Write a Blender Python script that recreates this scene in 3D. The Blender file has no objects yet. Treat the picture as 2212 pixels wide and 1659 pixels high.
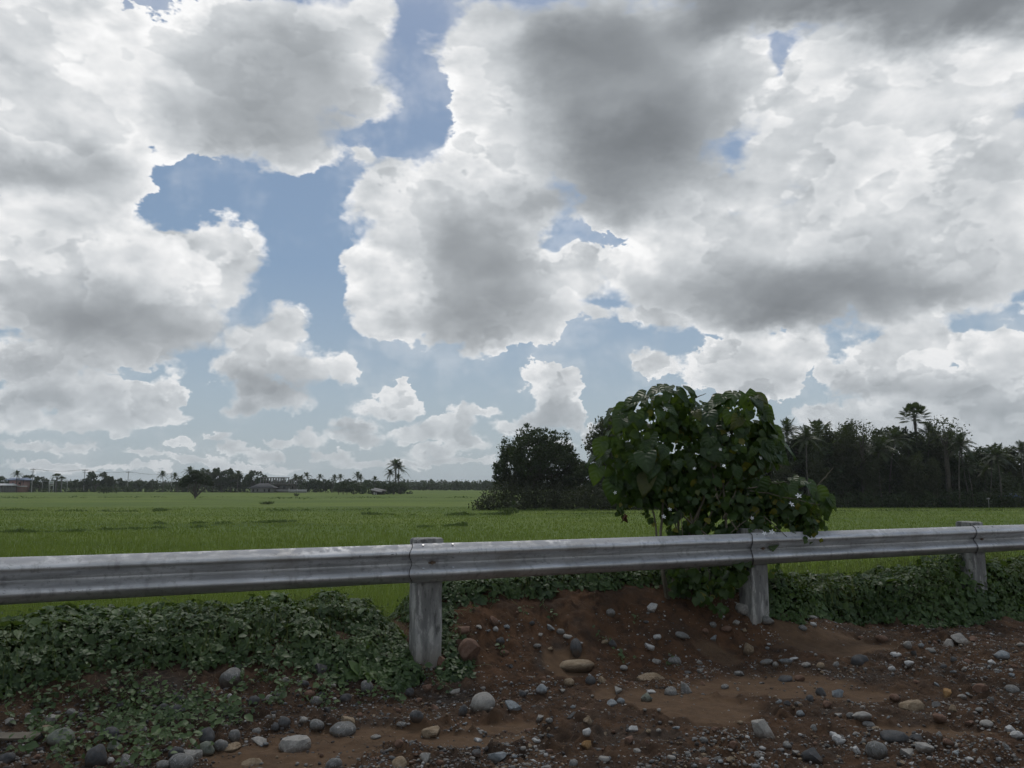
import bpy, bmesh, math, random
import numpy as np
from mathutils import Vector, Matrix, noise as mnoise
R = math.radians

# ------------------------------------------------------------------ camera
CAM_Z = 1.6
PITCH = math.atan((1047 - 829.5) / 1663)
cam_data = bpy.data.cameras.new('camera')
cam_data.sensor_width = 36.0
cam_data.lens = 36.0 * 1663 / 2212
cam_data.clip_start = 0.05
cam_data.clip_end = 30000
cam = bpy.data.objects.new('camera', cam_data)
bpy.context.scene.collection.objects.link(cam)
cam.location = (0, 0, CAM_Z)
cam.rotation_euler = (R(90) + PITCH, 0, 0)
bpy.context.scene.camera = cam

def ray(px, py):
    """direction of a pixel of the photograph (2212 x 1659 scale)"""
    x = (px - 1106) / 1663; y = -(py - 829.5) / 1663
    c, s = math.cos(PITCH), math.sin(PITCH)
    return Vector((x, c - y * s, s + y * c))

def azel(px, py):
    d = ray(px, py).normalized()
    return math.atan2(d.x, d.y), math.asin(d.z)

# ------------------------------------------------------------------ light and sky
SUN_EL, SUN_AZ = R(62), R(12)          # azimuth measured from +Y towards +X
sun_data = bpy.data.lights.new('sun', 'SUN')
sun_data.energy = 1.0
sun_data.angle = R(11)
sun_data.color = (1.0, 0.95, 0.88)
sun = bpy.data.objects.new('sun', sun_data)
bpy.context.scene.collection.objects.link(sun)
sd = Vector((math.sin(SUN_AZ) * math.cos(SUN_EL), math.cos(SUN_AZ) * math.cos(SUN_EL), math.sin(SUN_EL)))
sun.rotation_euler = sd.to_track_quat('Z', 'Y').to_euler()

vs = bpy.context.scene.view_settings
vs.view_transform = 'Standard'; vs.look = 'None'; vs.gamma = 1; vs.use_curve_mapping = False
vs.exposure = 0.0

world = bpy.data.worlds.new('World')
bpy.context.scene.world = world
world.use_nodes = True
WT = world.node_tree
WT.nodes.clear()

class NG:
    """small helper to write node trees as expressions"""
    def __init__(self, tree): self.t = tree
    def n(self, typ, **kw):
        nd = self.t.nodes.new(typ)
        for k, v in kw.items(): setattr(nd, k, v)
        return nd
    def put(self, sock, v):
        if isinstance(v, bpy.types.NodeSocket): self.t.links.new(v, sock)
        elif v is not None: sock.default_value = v
    def m(self, op, a, b=None, c=None, clamp=False):
        nd = self.n('ShaderNodeMath', operation=op, use_clamp=clamp)
        self.put(nd.inputs[0], a)
        if b is not None: self.put(nd.inputs[1], b)
        if c is not None: self.put(nd.inputs[2], c)
        return nd.outputs[0]
    def v(self, op, a, b=None, s=None):
        nd = self.n('ShaderNodeVectorMath', operation=op)
        self.put(nd.inputs[0], a)
        if b is not None: self.put(nd.inputs[1], b)
        if s is not None: self.put(nd.inputs['Scale'], s)
        return nd.outputs[0] if op != 'LENGTH' else nd.outputs['Value']
    def rng(self, v, a, b, c=0.0, d=1.0, smooth=True):
        nd = self.n('ShaderNodeMapRange', interpolation_type='SMOOTHSTEP' if smooth else 'LINEAR')
        for i, x in enumerate((v, a, b, c, d)): self.put(nd.inputs[i], x)
        return nd.outputs[0]
    def mix(self, f, a, b, mode='MIX'):
        nd = self.n('ShaderNodeMix', data_type='RGBA', blend_type=mode)
        self.put(nd.inputs[0], f); self.put(nd.inputs[6], a); self.put(nd.inputs[7], b)
        return nd.outputs[2]
    def noise(self, vec, scale, detail=8, rough=0.55, typ='FBM', dist=0.0, color=False, lac=2.0, normalize=True):
        nd = self.n('ShaderNodeTexNoise', noise_dimensions='3D', noise_type=typ, normalize=normalize)
        self.put(nd.inputs['Vector'], vec); self.put(nd.inputs['Scale'], scale)
        nd.inputs['Detail'].default_value = detail; nd.inputs['Roughness'].default_value = rough
        nd.inputs['Lacunarity'].default_value = lac; nd.inputs['Distortion'].default_value = dist
        return nd.outputs[1 if color else 0]
    def voro(self, vec, scale, detail=0.0, rough=0.5, feature='F1', rand=1.0):
        nd = self.n('ShaderNodeTexVoronoi', feature=feature, normalize=True)
        self.put(nd.inputs['Vector'], vec); self.put(nd.inputs['Scale'], scale)
        nd.inputs['Detail'].default_value = detail; nd.inputs['Roughness'].default_value = rough
        nd.inputs['Randomness'].default_value = rand
        return nd.outputs['Distance']
    def ramp(self, f, stops):
        nd = self.n('ShaderNodeValToRGB')
        e = nd.color_ramp.elements
        while len(e) > 1: e.remove(e[-1])
        e[0].position = stops[0][0]; e[0].color = (*stops[0][1], 1)
        for p, c in stops[1:]:
            x = e.new(p); x.color = (*c, 1)
        self.put(nd.inputs[0], f)
        return nd.outputs[0]

W = NG(WT)
wout = W.n('ShaderNodeOutputWorld')
bg = W.n('ShaderNodeBackground')
SKY_STRENGTH = 0.1
bg.inputs['Strength'].default_value = SKY_STRENGTH
WT.links.new(bg.outputs[0], wout.inputs['Surface'])
sky = W.n('ShaderNodeTexSky', sky_type='NISHITA')
sky.sun_disc = False
sky.sun_elevation = SUN_EL
sky.sun_rotation = SUN_AZ
sky.altitude = 20; sky.air_density = 1.0; sky.dust_density = 2.5; sky.ozone_density = 1.2

# cumulus clouds: (x, y, radius x, radius y, tilt) where they stand in the sky, given in
# degrees through azel(); 'cover' makes the cloud, 'shade' its thick grey base
COVER = [
 # far left, top
 (60,60,200,170,0),(60,230,210,150,0),(150,340,175,110,0),(230,130,190,130,0),(215,250,110,130,0),
 # second, dark belly up to the blue gap
 (350,240,70,90,0),(420,130,170,110,0),(600,110,160,100,0),(560,210,200,120,0),(700,130,155,165,0),(790,40,70,90,0),(600,290,150,60,0),(770,215,90,50,0),
 (440,85,110,34,0),(660,330,110,45,0),
 # left middle
 (60,520,120,95,0),(60,640,150,110,0),(200,560,170,80,0),(330,590,190,110,0),(455,520,60,50,0),(510,530,58,60,0),(480,600,60,70,0),
 (250,700,240,95,0),(400,690,110,80,0),(150,470,110,50,0),(20,670,40,30,0),(230,440,60,60,0),
 # left, under it
 (610,715,55,55,0),(560,760,90,60,0),(660,790,75,45,0),(735,800,40,38,0),(600,860,80,35,0),(530,860,60,40,0),(520,800,70,60,0),
 (60,790,130,40,0),(120,850,110,45,0),(260,850,110,40,0),(370,845,34,32,0),(200,910,110,26,0),(330,895,90,30,0),(30,890,60,40,0),
 # small ones over the horizon
 (60,960,60,16,0),(160,970,70,12,0),(290,985,60,14,0),(255,935,25,12,0),(400,965,30,10,0),(470,948,26,10,0),(520,975,50,11,0),(585,985,40,12,0),(440,1000,70,10,0),
 (610,955,26,9,0),(655,940,22,12,0),(665,960,40,10,0),(720,985,60,12,0),(100,1005,110,10,0),(250,1015,120,8,0),(560,1012,110,8,0),(800,1005,110,10,0),
 (860,860,40,30,0),(830,885,70,30,0),(770,925,55,18,0),(775,950,70,12,0),(905,940,60,14,0),(940,920,30,20,0),(885,890,30,22,0),
 (1008,895,32,30,0),(985,925,45,35,0),(1010,960,50,20,0),(1050,885,30,10,0),(950,975,60,14,0),(900,1000,80,10,0),
 (1198,830,60,50,0),(1195,890,45,40,0),(1150,905,35,25,0),(1240,905,32,26,0),(1110,925,45,22,0),(1290,945,35,24,0),(1180,960,60,20,0),(1060,1000,90,9,0),
 # centre, lower
 (900,470,130,110,0),(810,430,80,45,-15),(790,330,28,28,0),(860,380,70,55,0),(960,400,90,70,0),(830,620,95,80,0),(850,700,90,40,0),(960,640,160,110,0),(1040,560,150,120,0),
 (1130,640,150,80,0),(1050,715,150,35,0),(1230,610,110,60,0),(1250,560,60,30,0),(1270,680,50,25,0),(1340,575,60,45,0),(770,560,45,40,0),
 # centre, upper
 (1010,230,55,50,0),(1000,320,45,60,0),(1060,60,85,70,0),(1060,160,100,110,0),(1100,330,130,150,0),(1250,130,260,160,0),(1400,170,230,190,0),(1330,330,230,140,0),(1350,60,260,100,0),
 (1140,450,95,75,0),(1440,470,40,40,0),(1600,150,75,80,0),(1575,230,70,60,0),(1540,60,110,90,0),(1630,200,45,40,0),(1320,460,140,40,0),(1640,115,34,30,0),
 # right
 (1780,160,120,90,-25),(1760,250,130,120,0),(1700,330,110,80,0),(1640,400,100,80,0),(1540,400,90,55,0),(1500,470,90,60,0),(1450,540,80,70,0),(1400,620,80,50,0),
 (1500,620,160,90,0),(1620,560,230,150,0),(1850,500,260,200,0),(1900,250,200,180,0),(2050,200,170,140,0),(2130,400,200,250,0),(1700,660,200,55,0),(1950,640,240,60,0),(2120,570,160,100,0),(2180,150,80,90,0),
 (2140,240,60,60,0),(1400,680,90,22,0),
 # top right, nearest and darkest
 (1700,20,150,60,0),(1900,30,240,75,0),(2130,30,200,80,0),(1560,10,90,40,0),
 # right, lower
 (1410,785,45,32,0),(1590,790,130,50,0),(1680,790,70,40,0),(1745,765,50,35,-40),(1640,840,90,30,0),
 (1830,815,75,40,0),(1890,770,80,48,0),(1960,730,110,40,0),(1950,830,120,60,0),(2080,760,80,45,0),(2150,800,110,70,0),(2060,850,130,60,0),(2190,740,50,35,0),
 (1770,900,55,26,0),(1830,900,60,35,0),(1870,930,70,35,0),(1950,900,100,45,0),(2120,900,120,60,0),(2000,960,140,50,0),(2180,970,120,60,0),(1860,970,90,40,0),(1730,960,60,40,0),
]
SHADE = [  # x, y, rx, ry, tilt, darkness
 (90,365,260,70,8,.5),(20,370,140,60,0,.25),(130,400,180,60,0,.15),
 (560,200,240,150,0,.42),(640,130,170,160,0,.35),(540,290,240,70,0,.4),(430,130,80,90,0,.12),(760,250,80,50,0,.2),
 (230,740,270,75,0,.62),(120,660,190,70,0,.35),(330,680,240,60,0,.25),(300,440,60,60,0,.1),(190,510,90,50,0,.15),
 (560,850,110,60,0,.55),(520,820,60,50,0,.2),(700,835,70,25,0,.3),(620,800,50,60,0,.15),
 (150,860,110,30,0,.35),(60,830,100,60,0,.3),(270,890,90,24,0,.2),
 (1330,200,240,240,0,.95),(1380,340,220,120,0,.6),(1200,170,90,160,0,.25),(1500,260,120,120,0,.3),(1300,70,200,90,0,.4),(1180,440,90,40,0,.35),(1560,40,90,80,0,.35),(1300,440,170,60,0,.45),(1060,10,110,40,0,.35),
 (1030,540,130,130,0,.85),(1060,690,200,60,0,.6),(960,700,120,50,0,.3),(1110,600,80,60,0,.3),(1190,650,60,50,0,.12),
 (1600,640,260,70,0,.62),(1780,640,260,90,-5,.55),(1500,560,120,60,0,.22),(1700,520,200,80,0,.18),(1950,620,260,60,0,.42),(2100,520,140,60,0,.12),(1720,360,120,90,0,.2),(1850,330,90,40,-20,.08),(2020,400,150,60,0,.22),(2180,360,90,50,0,.16),(2100,640,120,60,0,.3),(1980,520,140,50,0,.2),(1700,700,120,40,0,.5),
 (1700,0,220,70,0,.75),(1980,20,320,100,0,1.15),(2180,40,120,60,0,.4),(1560,30,110,60,0,.45),
 (1600,830,130,35,0,.3),(1860,850,120,30,0,.3),(1980,840,150,40,0,.3),(1900,910,150,30,0,.2),(2120,860,120,40,0,.25),(2080,930,150,40,0,.2),(2190,920,60,60,0,.2),
 (1200,890,45,50,0,.45),(1000,930,40,24,0,.25),(860,905,70,16,0,.25),(780,935,70,14,0,.2),
]
AZ0, AZ1, EL0, EL1 = -0.76, 0.76, -0.06, 0.74
def field(blobs, grow, smooth):
    """the layout of the clouds over azimuth and elevation, as a grid"""
    A, E = np.meshgrid(np.linspace(AZ0, AZ1, 257), np.linspace(EL0, EL1, 257), indexing='ij')
    out = np.zeros_like(A)
    for b in blobs:
        px, py, rx, ry, tilt = b[:5]
        a0, e0 = azel(px, py); a1, e1 = azel(px + 1, py); a2, e2 = azel(px, py - 1)
        ra = math.hypot(a1 - a0, e1 - e0) * rx * grow; re = math.hypot(a2 - a0, e2 - e0) * ry * grow
        rot = math.atan2(e1 - e0, a1 - a0) - R(tilt)
        dx, dy = A - a0, E - e0
        u = (dx * math.cos(rot) + dy * math.sin(rot)) / ra; v = (-dx * math.sin(rot) + dy * math.cos(rot)) / re
        g = np.maximum(0, 1 - np.sqrt(u * u + v * v))
        if smooth:
            h = np.maximum(0.12 - np.abs(out - g), 0) / 0.12
            out = np.maximum(out, g) + h ** 3 * 0.12 / 6
        else:
            g = np.clip(g / 0.85, 0, 1); out = out + g * g * (3 - 2 * g) * b[5]
    return out
def low_rank(F, rank, az01, el01):
    """the grid as a sum of products of curves over azimuth and over elevation"""
    U, S, V = np.linalg.svd(F, full_matrices=False)
    tot = None
    xs = np.linspace(0, 1, 129)
    for k in range(0, rank, 3):
        outs = []
        for M_, src in ((U[:, k:k+3] * S[k:k+3], az01), (V[k:k+3].T, el01)):
            nd = W.n('ShaderNodeRGBCurve')
            lo, hi = M_.min(0), M_.max(0)
            for c in range(3):
                cu = nd.mapping.curves[c]
                ys = (M_[::2, c] - lo[c]) / (hi[c] - lo[c])
                for x, y in zip(xs[1:-1], ys[1:-1]): cu.points.new(float(x), float(y))
                cu.points[0].location = (0, float(ys[0])); cu.points[len(cu.points)-1].location = (1, float(ys[-1]))
                for p in cu.points: p.handle_type = 'AUTO_CLAMPED'
            nd.mapping.update()
            WT.links.new(src, nd.inputs['Color'])
            ma = W.n('ShaderNodeVectorMath', operation='MULTIPLY_ADD')
            WT.links.new(nd.outputs[0], ma.inputs[0])
            ma.inputs[1].default_value = tuple(float(x) for x in hi - lo); ma.inputs[2].default_value = tuple(float(x) for x in lo)
            outs.append(ma.outputs[0])
        dt = W.n('ShaderNodeVectorMath', operation='DOT_PRODUCT')
        WT.links.new(outs[0], dt.inputs[0]); WT.links.new(outs[1], dt.inputs[1])
        tot = dt.outputs['Value'] if tot is None else W.m('ADD', tot, dt.outputs['Value'])
    return tot

tc = W.n('ShaderNodeTexCoord')
D0 = W.v('NORMALIZE', tc.outputs['Generated'])
sep = W.n('ShaderNodeSeparateXYZ'); WT.links.new(D0, sep.inputs[0])
az = W.m('ARCTAN2', sep.outputs[0], sep.outputs[1])
el = W.m('ARCSINE', sep.outputs[2])
flat = W.n('ShaderNodeCombineXYZ'); W.put(flat.inputs[0], az); W.put(flat.inputs[1], el)
# billows get smaller towards the horizon
far = W.rng(el, 0.0, 0.60, 1.0, 0.0, smooth=False)
Pn = W.v('SCALE', D0, s=W.m('MULTIPLY_ADD', far, 0.9, 1.0))
def fbm(vec): return W.noise(vec, 7.0, 9, 0.60)
def body(vec): return W.noise(vec, 8.5, 5, 0.50)
def puffs(vec):
    w = W.v('ADD', vec, W.v('SCALE', W.v('SUBTRACT', W.noise(vec, 14, 2, 0.6, color=True), (.5, .5, .5)), s=0.06))
    return W.voro(w, 14, 2.4, 0.48)           # 0 in the middle of a puff, towards 1 in the creases
warpA = W.v('SCALE', W.v('SUBTRACT', W.noise(Pn, 7, 5, 0.60, color=True), (.5, .5, .5)), s=W.m('MULTIPLY_ADD', far, -0.06, 0.105))
soft = W.v('ADD', flat.outputs[0], warpA)
warpB = W.v('SCALE', W.v('SUBTRACT', W.noise(Pn, 45, 3, 0.6, color=True), (.5, .5, .5)), s=0.02)
pos = W.v('ADD', soft, warpB)
def grid01(v):
    sp = W.n('ShaderNodeSeparateXYZ'); WT.links.new(v, sp.inputs[0])
    r = []
    for i, (a, b) in enumerate(((AZ0, AZ1), (EL0, EL1))):
        x = W.rng(sp.outputs[i], a, b, smooth=False)
        cb = W.n('ShaderNodeCombineColor')
        for k in range(3): WT.links.new(x, cb.inputs[k])
        r.append(cb.outputs[0])
    return r
pa, pe = grid01(pos); sa, se = grid01(soft)
cover = low_rank(field(COVER, 1.75, True), 30, pa, pe)
shade = W.m('MAXIMUM', low_rank(field(SHADE, 1.45, False), 18, sa, se), 0.0)

N = fbm(Pn)
V = puffs(Pn)
P2 = W.v('ADD', Pn, (0.008, 0.0, 0.030))
B1 = body(Pn); B2 = body(P2); V2 = puffs(P2)
# clouds all round, where the photograph does not look
rest = W.m('MAXIMUM', W.rng(W.m('ABSOLUTE', az), 0.66, 0.74), W.rng(el, 0.62, 0.72))
inv = W.m('SUBTRACT', 1.0, rest)
gen = W.noise(D0, 1.9, 3, 0.5)
cover = W.m('ADD', W.m('MULTIPLY', cover, inv), W.m('MULTIPLY', W.rng(gen, 0.40, 0.62, 0.15, 0.95), rest))
shade = W.m('ADD', W.m('MULTIPLY', shade, inv), W.m('MULTIPLY', W.rng(gen, 0.48, 0.72, 0.05, 0.8), rest))

dens = W.m('ADD', W.m('MULTIPLY', cover, 1.12), W.m('MULTIPLY_ADD', W.m('SUBTRACT', N, 0.5), 0.72, W.m('MULTIPLY', W.m('SUBTRACT', 0.40, V), 0.75)))
softness = W.rng(W.noise(D0, 6, 1, .5), 0.40, 0.60, 0.05, 0.32)
alpha = W.rng(dens, 0.45, W.m('ADD', 0.45, softness))
alpha = W.m('MAXIMUM', alpha, W.m('MULTIPLY', W.rng(dens, 0.0, 0.50), W.rng(W.noise(D0, 9, 4, .6), .45, .65, .0, .25)))
thick = W.rng(dens, 0.46, 1.10)
# nearer heads of cloud standing before the farther ones, with bright rims
head = W.m('MULTIPLY_ADD', W.m('SUBTRACT', 0.40, V), 0.55, W.noise(W.v('ADD', Pn, (3.1, 1.7, 0.4)), 5.2, 6, 0.55))
head = W.m('MULTIPLY_ADD', W.m('SUBTRACT', dens, 0.7), -0.12, head)
hin = W.rng(head, 0.50, 0.535)
rim = W.m('MULTIPLY', hin, W.rng(head, 0.50, 0.64, 1.0, 0.0))
inner = W.m('SUBTRACT', W.m('MULTIPLY', rim, 0.14), W.m('MULTIPLY', W.rng(head, 0.36, 0.50, 0.0, 1.0), W.m('MULTIPLY', W.m('SUBTRACT', 1.0, hin), 0.075)))
relief = W.m('ADD', W.m('MULTIPLY', W.m('SUBTRACT', B1, B2), 1.5), W.m('MULTIPLY', W.m('SUBTRACT', V2, V), 0.75))
relief = W.m('MINIMUM', W.m('MAXIMUM', relief, -0.30), 0.24)
damp = W.m('MULTIPLY', W.m('MULTIPLY_ADD', W.m('MINIMUM', shade, 1.0), -0.8, 1.0), W.m('MULTIPLY_ADD', thick, -0.5, 1.0))
lum = W.m('SUBTRACT', W.m('ADD', W.rng(dens, 0.43, 0.68, 0.98, 0.865), W.m('MULTIPLY', W.m('ADD', relief, inner), damp)), W.m('MULTIPLY', thick, 0.15))
shn = W.m('MULTIPLY', shade, W.m('MULTIPLY_ADD', W.m('SUBTRACT', N, 0.5), 0.3, 1.0))
lum = W.m('MULTIPLY', lum, W.m('POWER', 0.44, W.m('MULTIPLY', shn, 0.95)))
lum = W.m('MINIMUM', W.m('MAXIMUM', lum, 0.12), 0.97)
lum = W.m('MULTIPLY', lum, W.rng(el, 0.0, 0.32, 0.78, 1.0))
S10 = 1.0 / SKY_STRENGTH
tint = W.ramp(lum, [(0.0, (0.89, 0.985, 1.09)), (0.3, (0.92, 0.99, 1.06)), (0.6, (0.955, 1.0, 1.04)), (0.85, (0.99, 1.0, 1.01)), (1.0, (1.0, 1.0, 1.0))])
lumc = W.n('ShaderNodeCombineXYZ')
for i in range(3): W.put(lumc.inputs[i], W.m('MULTIPLY', lum, S10))
ccol = W.v('MULTIPLY', tint, lumc.outputs[0])
# thin high veil, thicker low down
veil = W.rng(el, -0.02, 0.62, 0.90, 0.66, smooth=False)
vcol = W.ramp(W.rng(el, 0.0, 0.55, smooth=False), [(0.0, (0.42, 0.49, 0.53)), (0.2, (0.36, 0.45, 0.53)), (0.5, (0.215, 0.325, 0.475)), (1.0, (0.16, 0.255, 0.41))])
vc = W.v('SCALE', vcol, s=S10)
air = W.mix(veil, sky.outputs[0], vc)
# the lowest clouds fade into the air
alpha = W.m('MULTIPLY', alpha, W.rng(el, -0.01, 0.16, 0.62, 1.0))
full = W.mix(alpha, air, ccol)
WT.links.new(full, bg.inputs['Color'])
world.cycles.sampling_method = 'MANUAL'
world.cycles.sample_map_resolution = 512

sc = bpy.context.scene
sc.cycles.use_adaptive_sampling = True
sc.cycles.adaptive_threshold = 0.02
sc.cycles.adaptive_min_samples = 16
sc.cycles.use_denoising = True
sc.cycles.max_bounces = 6
sc.cycles.diffuse_bounces = 3
sc.cycles.transparent_max_bounces = 6

# ------------------------------------------------------------------ helpers
SC = bpy.context.scene.collection
rs = np.random.RandomState(7)
random.seed(7)

def at(px, py, y):
    """point seen at a pixel, at distance y in front of the camera"""
    d = ray(px, py); return Vector((0, 0, CAM_Z)) + d * (y / d.y)

def tag(o, label=None, cat=None, group=None, kind=None):
    if label: o['label'] = label
    if cat: o['category'] = cat
    if group: o['group'] = group
    if kind: o['kind'] = kind
    return o

def empty(name, loc=(0, 0, 0), rz=0.0):
    o = bpy.data.objects.new(name, None); SC.objects.link(o)
    o.empty_display_size = 0.2
    o.location = loc; o.rotation_euler = (0, 0, rz)
    return o

class MB:
    """collects vertices and faces (numpy), builds ONE mesh object"""
    def __init__(self): self.v = []; self.f = []; self.m = []; self.n = 0; self.uv = []
    def add(self, verts, faces, mat=0, uv=None):
        verts = np.asarray(verts, float).reshape(-1, 3); faces = np.asarray(faces, int)
        self.v.append(verts); self.f.append(faces + self.n); self.m.append(np.full(len(faces), mat)); self.n += len(verts)
        self.uv.append(np.zeros((len(verts), 2)) if uv is None else np.asarray(uv, float))
        return self
    def scatter(self, tv, tf, pos, frames, scale, mat=0, tuv=None):
        """copies of a template (tv, tf) at pos (N,3), frames (N,3,3) with columns = x,y,z axes"""
        tv = np.asarray(tv, float); tf = np.asarray(tf, int); N = len(pos); k = len(tv)
        if N == 0: return self
        sc_ = np.asarray(scale, float)
        if sc_.ndim == 1: sc_ = sc_[:, None]
        loc = tv[None] * (sc_[:, None, :] if sc_.shape[1] == 3 else sc_[:, :, None])
        w = np.einsum('nij,nkj->nki', frames, loc) + pos[:, None, :]
        f = tf[None] + (np.arange(N) * k)[:, None, None]
        return self.add(w.reshape(-1, 3), f.reshape(-1, tf.shape[1]), mat, None if tuv is None else np.tile(tuv, (N, 1)))
    def tube(self, pts, rad, sides=6, mat=0, cap=True):
        pts = np.asarray(pts, float); n = len(pts); rad = np.broadcast_to(np.asarray(rad, float), (n,))
        tg = np.gradient(pts, axis=0); tg /= np.linalg.norm(tg, axis=1)[:, None] + 1e-9
        ref = np.array([0, 0, 1.0]) if abs(tg[0][2]) < 0.9 else np.array([1.0, 0, 0])
        rings = []
        for i in range(n):
            a = np.cross(tg[i], ref); a /= np.linalg.norm(a) + 1e-9; b = np.cross(tg[i], a)
            ref = -b if False else ref
            th = np.arange(sides) * 2 * np.pi / sides
            rings.append(pts[i] + rad[i] * (np.cos(th)[:, None] * a + np.sin(th)[:, None] * b))
        v = np.concatenate(rings)
        f = [[i * sides + j, i * sides + (j + 1) % sides, (i + 1) * sides + (j + 1) % sides, (i + 1) * sides + j] for i in range(n - 1) for j in range(sides)]
        self.add(v, f, mat)
        return self
    def box(self, x0, y0, z0, x1, y1, z1, mat=0, M=None):
        v = np.array([(x, y, z) for z in (z0, z1) for y in (y0, y1) for x in (x0, x1)], float)
        if M is not None: v = v @ np.array(M.to_3x3()).T + np.array(M.translation)
        return self.add(v, [(0, 2, 3, 1), (4, 5, 7, 6), (0, 1, 5, 4), (2, 6, 7, 3), (0, 4, 6, 2), (1, 3, 7, 5)], mat)
    def build(self, name, mats, parent=None, smooth=False, uv=False):
        me = bpy.data.meshes.new(name)
        V = np.concatenate(self.v); nl = sum(f.size for f in self.f); nf = sum(len(f) for f in self.f)
        me.vertices.add(len(V)); me.vertices.foreach_set('co', V.ravel().astype(np.float32))
        me.loops.add(nl); me.loops.foreach_set('vertex_index', np.concatenate([f.ravel() for f in self.f]).astype(np.int32))
        me.polygons.add(nf)
        tot = np.concatenate([np.full(len(f), f.shape[1]) for f in self.f])
        me.polygons.foreach_set('loop_start', np.concatenate([[0], np.cumsum(tot)[:-1]]).astype(np.int32))
        me.polygons.foreach_set('material_index', np.concatenate(self.m).astype(np.int32))
        if uv:
            L = me.uv_layers.new(name='uv'); idx = np.concatenate([f.ravel() for f in self.f])
            L.data.foreach_set('uv', np.concatenate(self.uv)[idx].ravel().astype(np.float32))
        me.update(calc_edges=True)
        if smooth: me.polygons.foreach_set('use_smooth', np.ones(nf, bool))
        for m in (mats if isinstance(mats, (list, tuple)) else [mats]): me.materials.append(m)
        o = bpy.data.objects.new(name, me); SC.objects.link(o)
        if parent: o.parent = parent
        return o

def copy_thing(o, label, group=None, **kw):
    """a thing with copies of its parts and sub-parts"""
    r = o.copy(); SC.objects.link(r)
    for ch in o.children:
        c = ch.copy(); SC.objects.link(c); c.parent = r
        for g in ch.children:
            d = g.copy(); SC.objects.link(d); d.parent = c
    r['label'] = label
    if group: r['group'] = group
    return r

# numpy value noise
def _h(ix, iy, seed):
    n = (ix.astype(np.int64) * 374761393 + iy.astype(np.int64) * 668265263 + seed * 982451653) & 0xffffffff
    n = ((n ^ (n >> 13)) * 1274126177) & 0xffffffff
    return ((n ^ (n >> 16)) & 0xffffff) / float(0xffffff)
def vn(x, y, seed=0):
    x = np.asarray(x, float); y = np.asarray(y, float)
    ix = np.floor(x); iy = np.floor(y); fx = x - ix; fy = y - iy
    fx = fx * fx * (3 - 2 * fx); fy = fy * fy * (3 - 2 * fy)
    a = _h(ix, iy, seed); b = _h(ix + 1, iy, seed); c = _h(ix, iy + 1, seed); d = _h(ix + 1, iy + 1, seed)
    return (a * (1 - fx) + b * fx) * (1 - fy) + (c * (1 - fx) + d * fx) * fy
def fb(x, y, scale, oct=4, seed=0, rough=0.5):
    t = 0; a = 1; w = 0
    for i in range(oct):
        t = t + a * vn(x * scale + 13.7 * i, y * scale - 7.3 * i, seed + i); w += a; a *= rough; scale *= 2.03
    return t / w
def sstep(x, a, b):
    u = np.clip((x - a) / (b - a), 0, 1); return u * u * (3 - 2 * u)

# ------------------------------------------------------------------ materials
def mat(name):
    m = bpy.data.materials.new(name); m.use_nodes = True
    nt = m.node_tree; nt.nodes.clear()
    g = NG(nt); out = g.n('ShaderNodeOutputMaterial'); b = g.n('ShaderNodeBsdfPrincipled')
    nt.links.new(b.outputs[0], out.inputs['Surface'])
    return m, g, b, out
def leaf_mat(name, dark, light, transl=0.35, rough=0.5, spec=0.35, patch=None, patch_col=None):
    m, g, b, out = mat(name)
    geo = g.n('ShaderNodeNewGeometry')
    r = geo.outputs['Random Per Island']
    tcn = g.n('ShaderNodeTexCoord')
    clump = g.noise(tcn.outputs['Object'], 0.9 if patch is None else patch, 2, 0.5)
    f = g.m('ADD', g.m('MULTIPLY', r, 0.6), g.m('MULTIPLY', g.rng(clump, 0.35, 0.65), 0.4))
    col = g.mix(f, (*dark, 1), (*light, 1))
    if patch_col: col = g.mix(g.rng(r, 0.93, 0.96), col, (*patch_col, 1))
    g.put(b.inputs['Base Color'], col); b.inputs['Roughness'].default_value = rough
    b.inputs['Specular IOR Level'].default_value = spec
    tr = g.n('ShaderNodeBsdfTranslucent')
    g.put(tr.inputs['Color'], g.mix(0.5, col, (0.16, 0.24, 0.02, 1)))
    mx = g.n('ShaderNodeMixShader'); mx.inputs[0].default_value = transl
    g.t.links.new(b.outputs[0], mx.inputs[1]); g.t.links.new(tr.outputs[0], mx.inputs[2])
    g.t.links.new(mx.outputs[0], out.inputs['Surface'])
    return m
def noisy_mat(name, cols, scale=3.0, rough=0.8, bump=0.3, bscale=30, metallic=0.0, detail=8, spec=0.3, dist=0.004, space='Object'):
    m, g, b, out = mat(name)
    tcn = g.n('ShaderNodeTexCoord')
    n1 = g.noise(tcn.outputs[space], scale, detail, 0.6)
    k = len(cols)
    col = g.ramp(n1, [(0.3 + 0.4 * i / max(1, k - 1), c) for i, c in enumerate(cols)])
    g.put(b.inputs['Base Color'], col); b.inputs['Roughness'].default_value = rough
    b.inputs['Specular IOR Level'].default_value = spec; b.inputs['Metallic'].default_value = metallic
    if bump:
        bn = g.n('ShaderNodeBump'); bn.inputs['Strength'].default_value = bump; bn.inputs['Distance'].default_value = dist
        g.put(bn.inputs['Height'], g.noise(tcn.outputs[space], bscale, 6, 0.6)); g.t.links.new(bn.outputs[0], b.inputs['Normal'])
    return m

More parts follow.
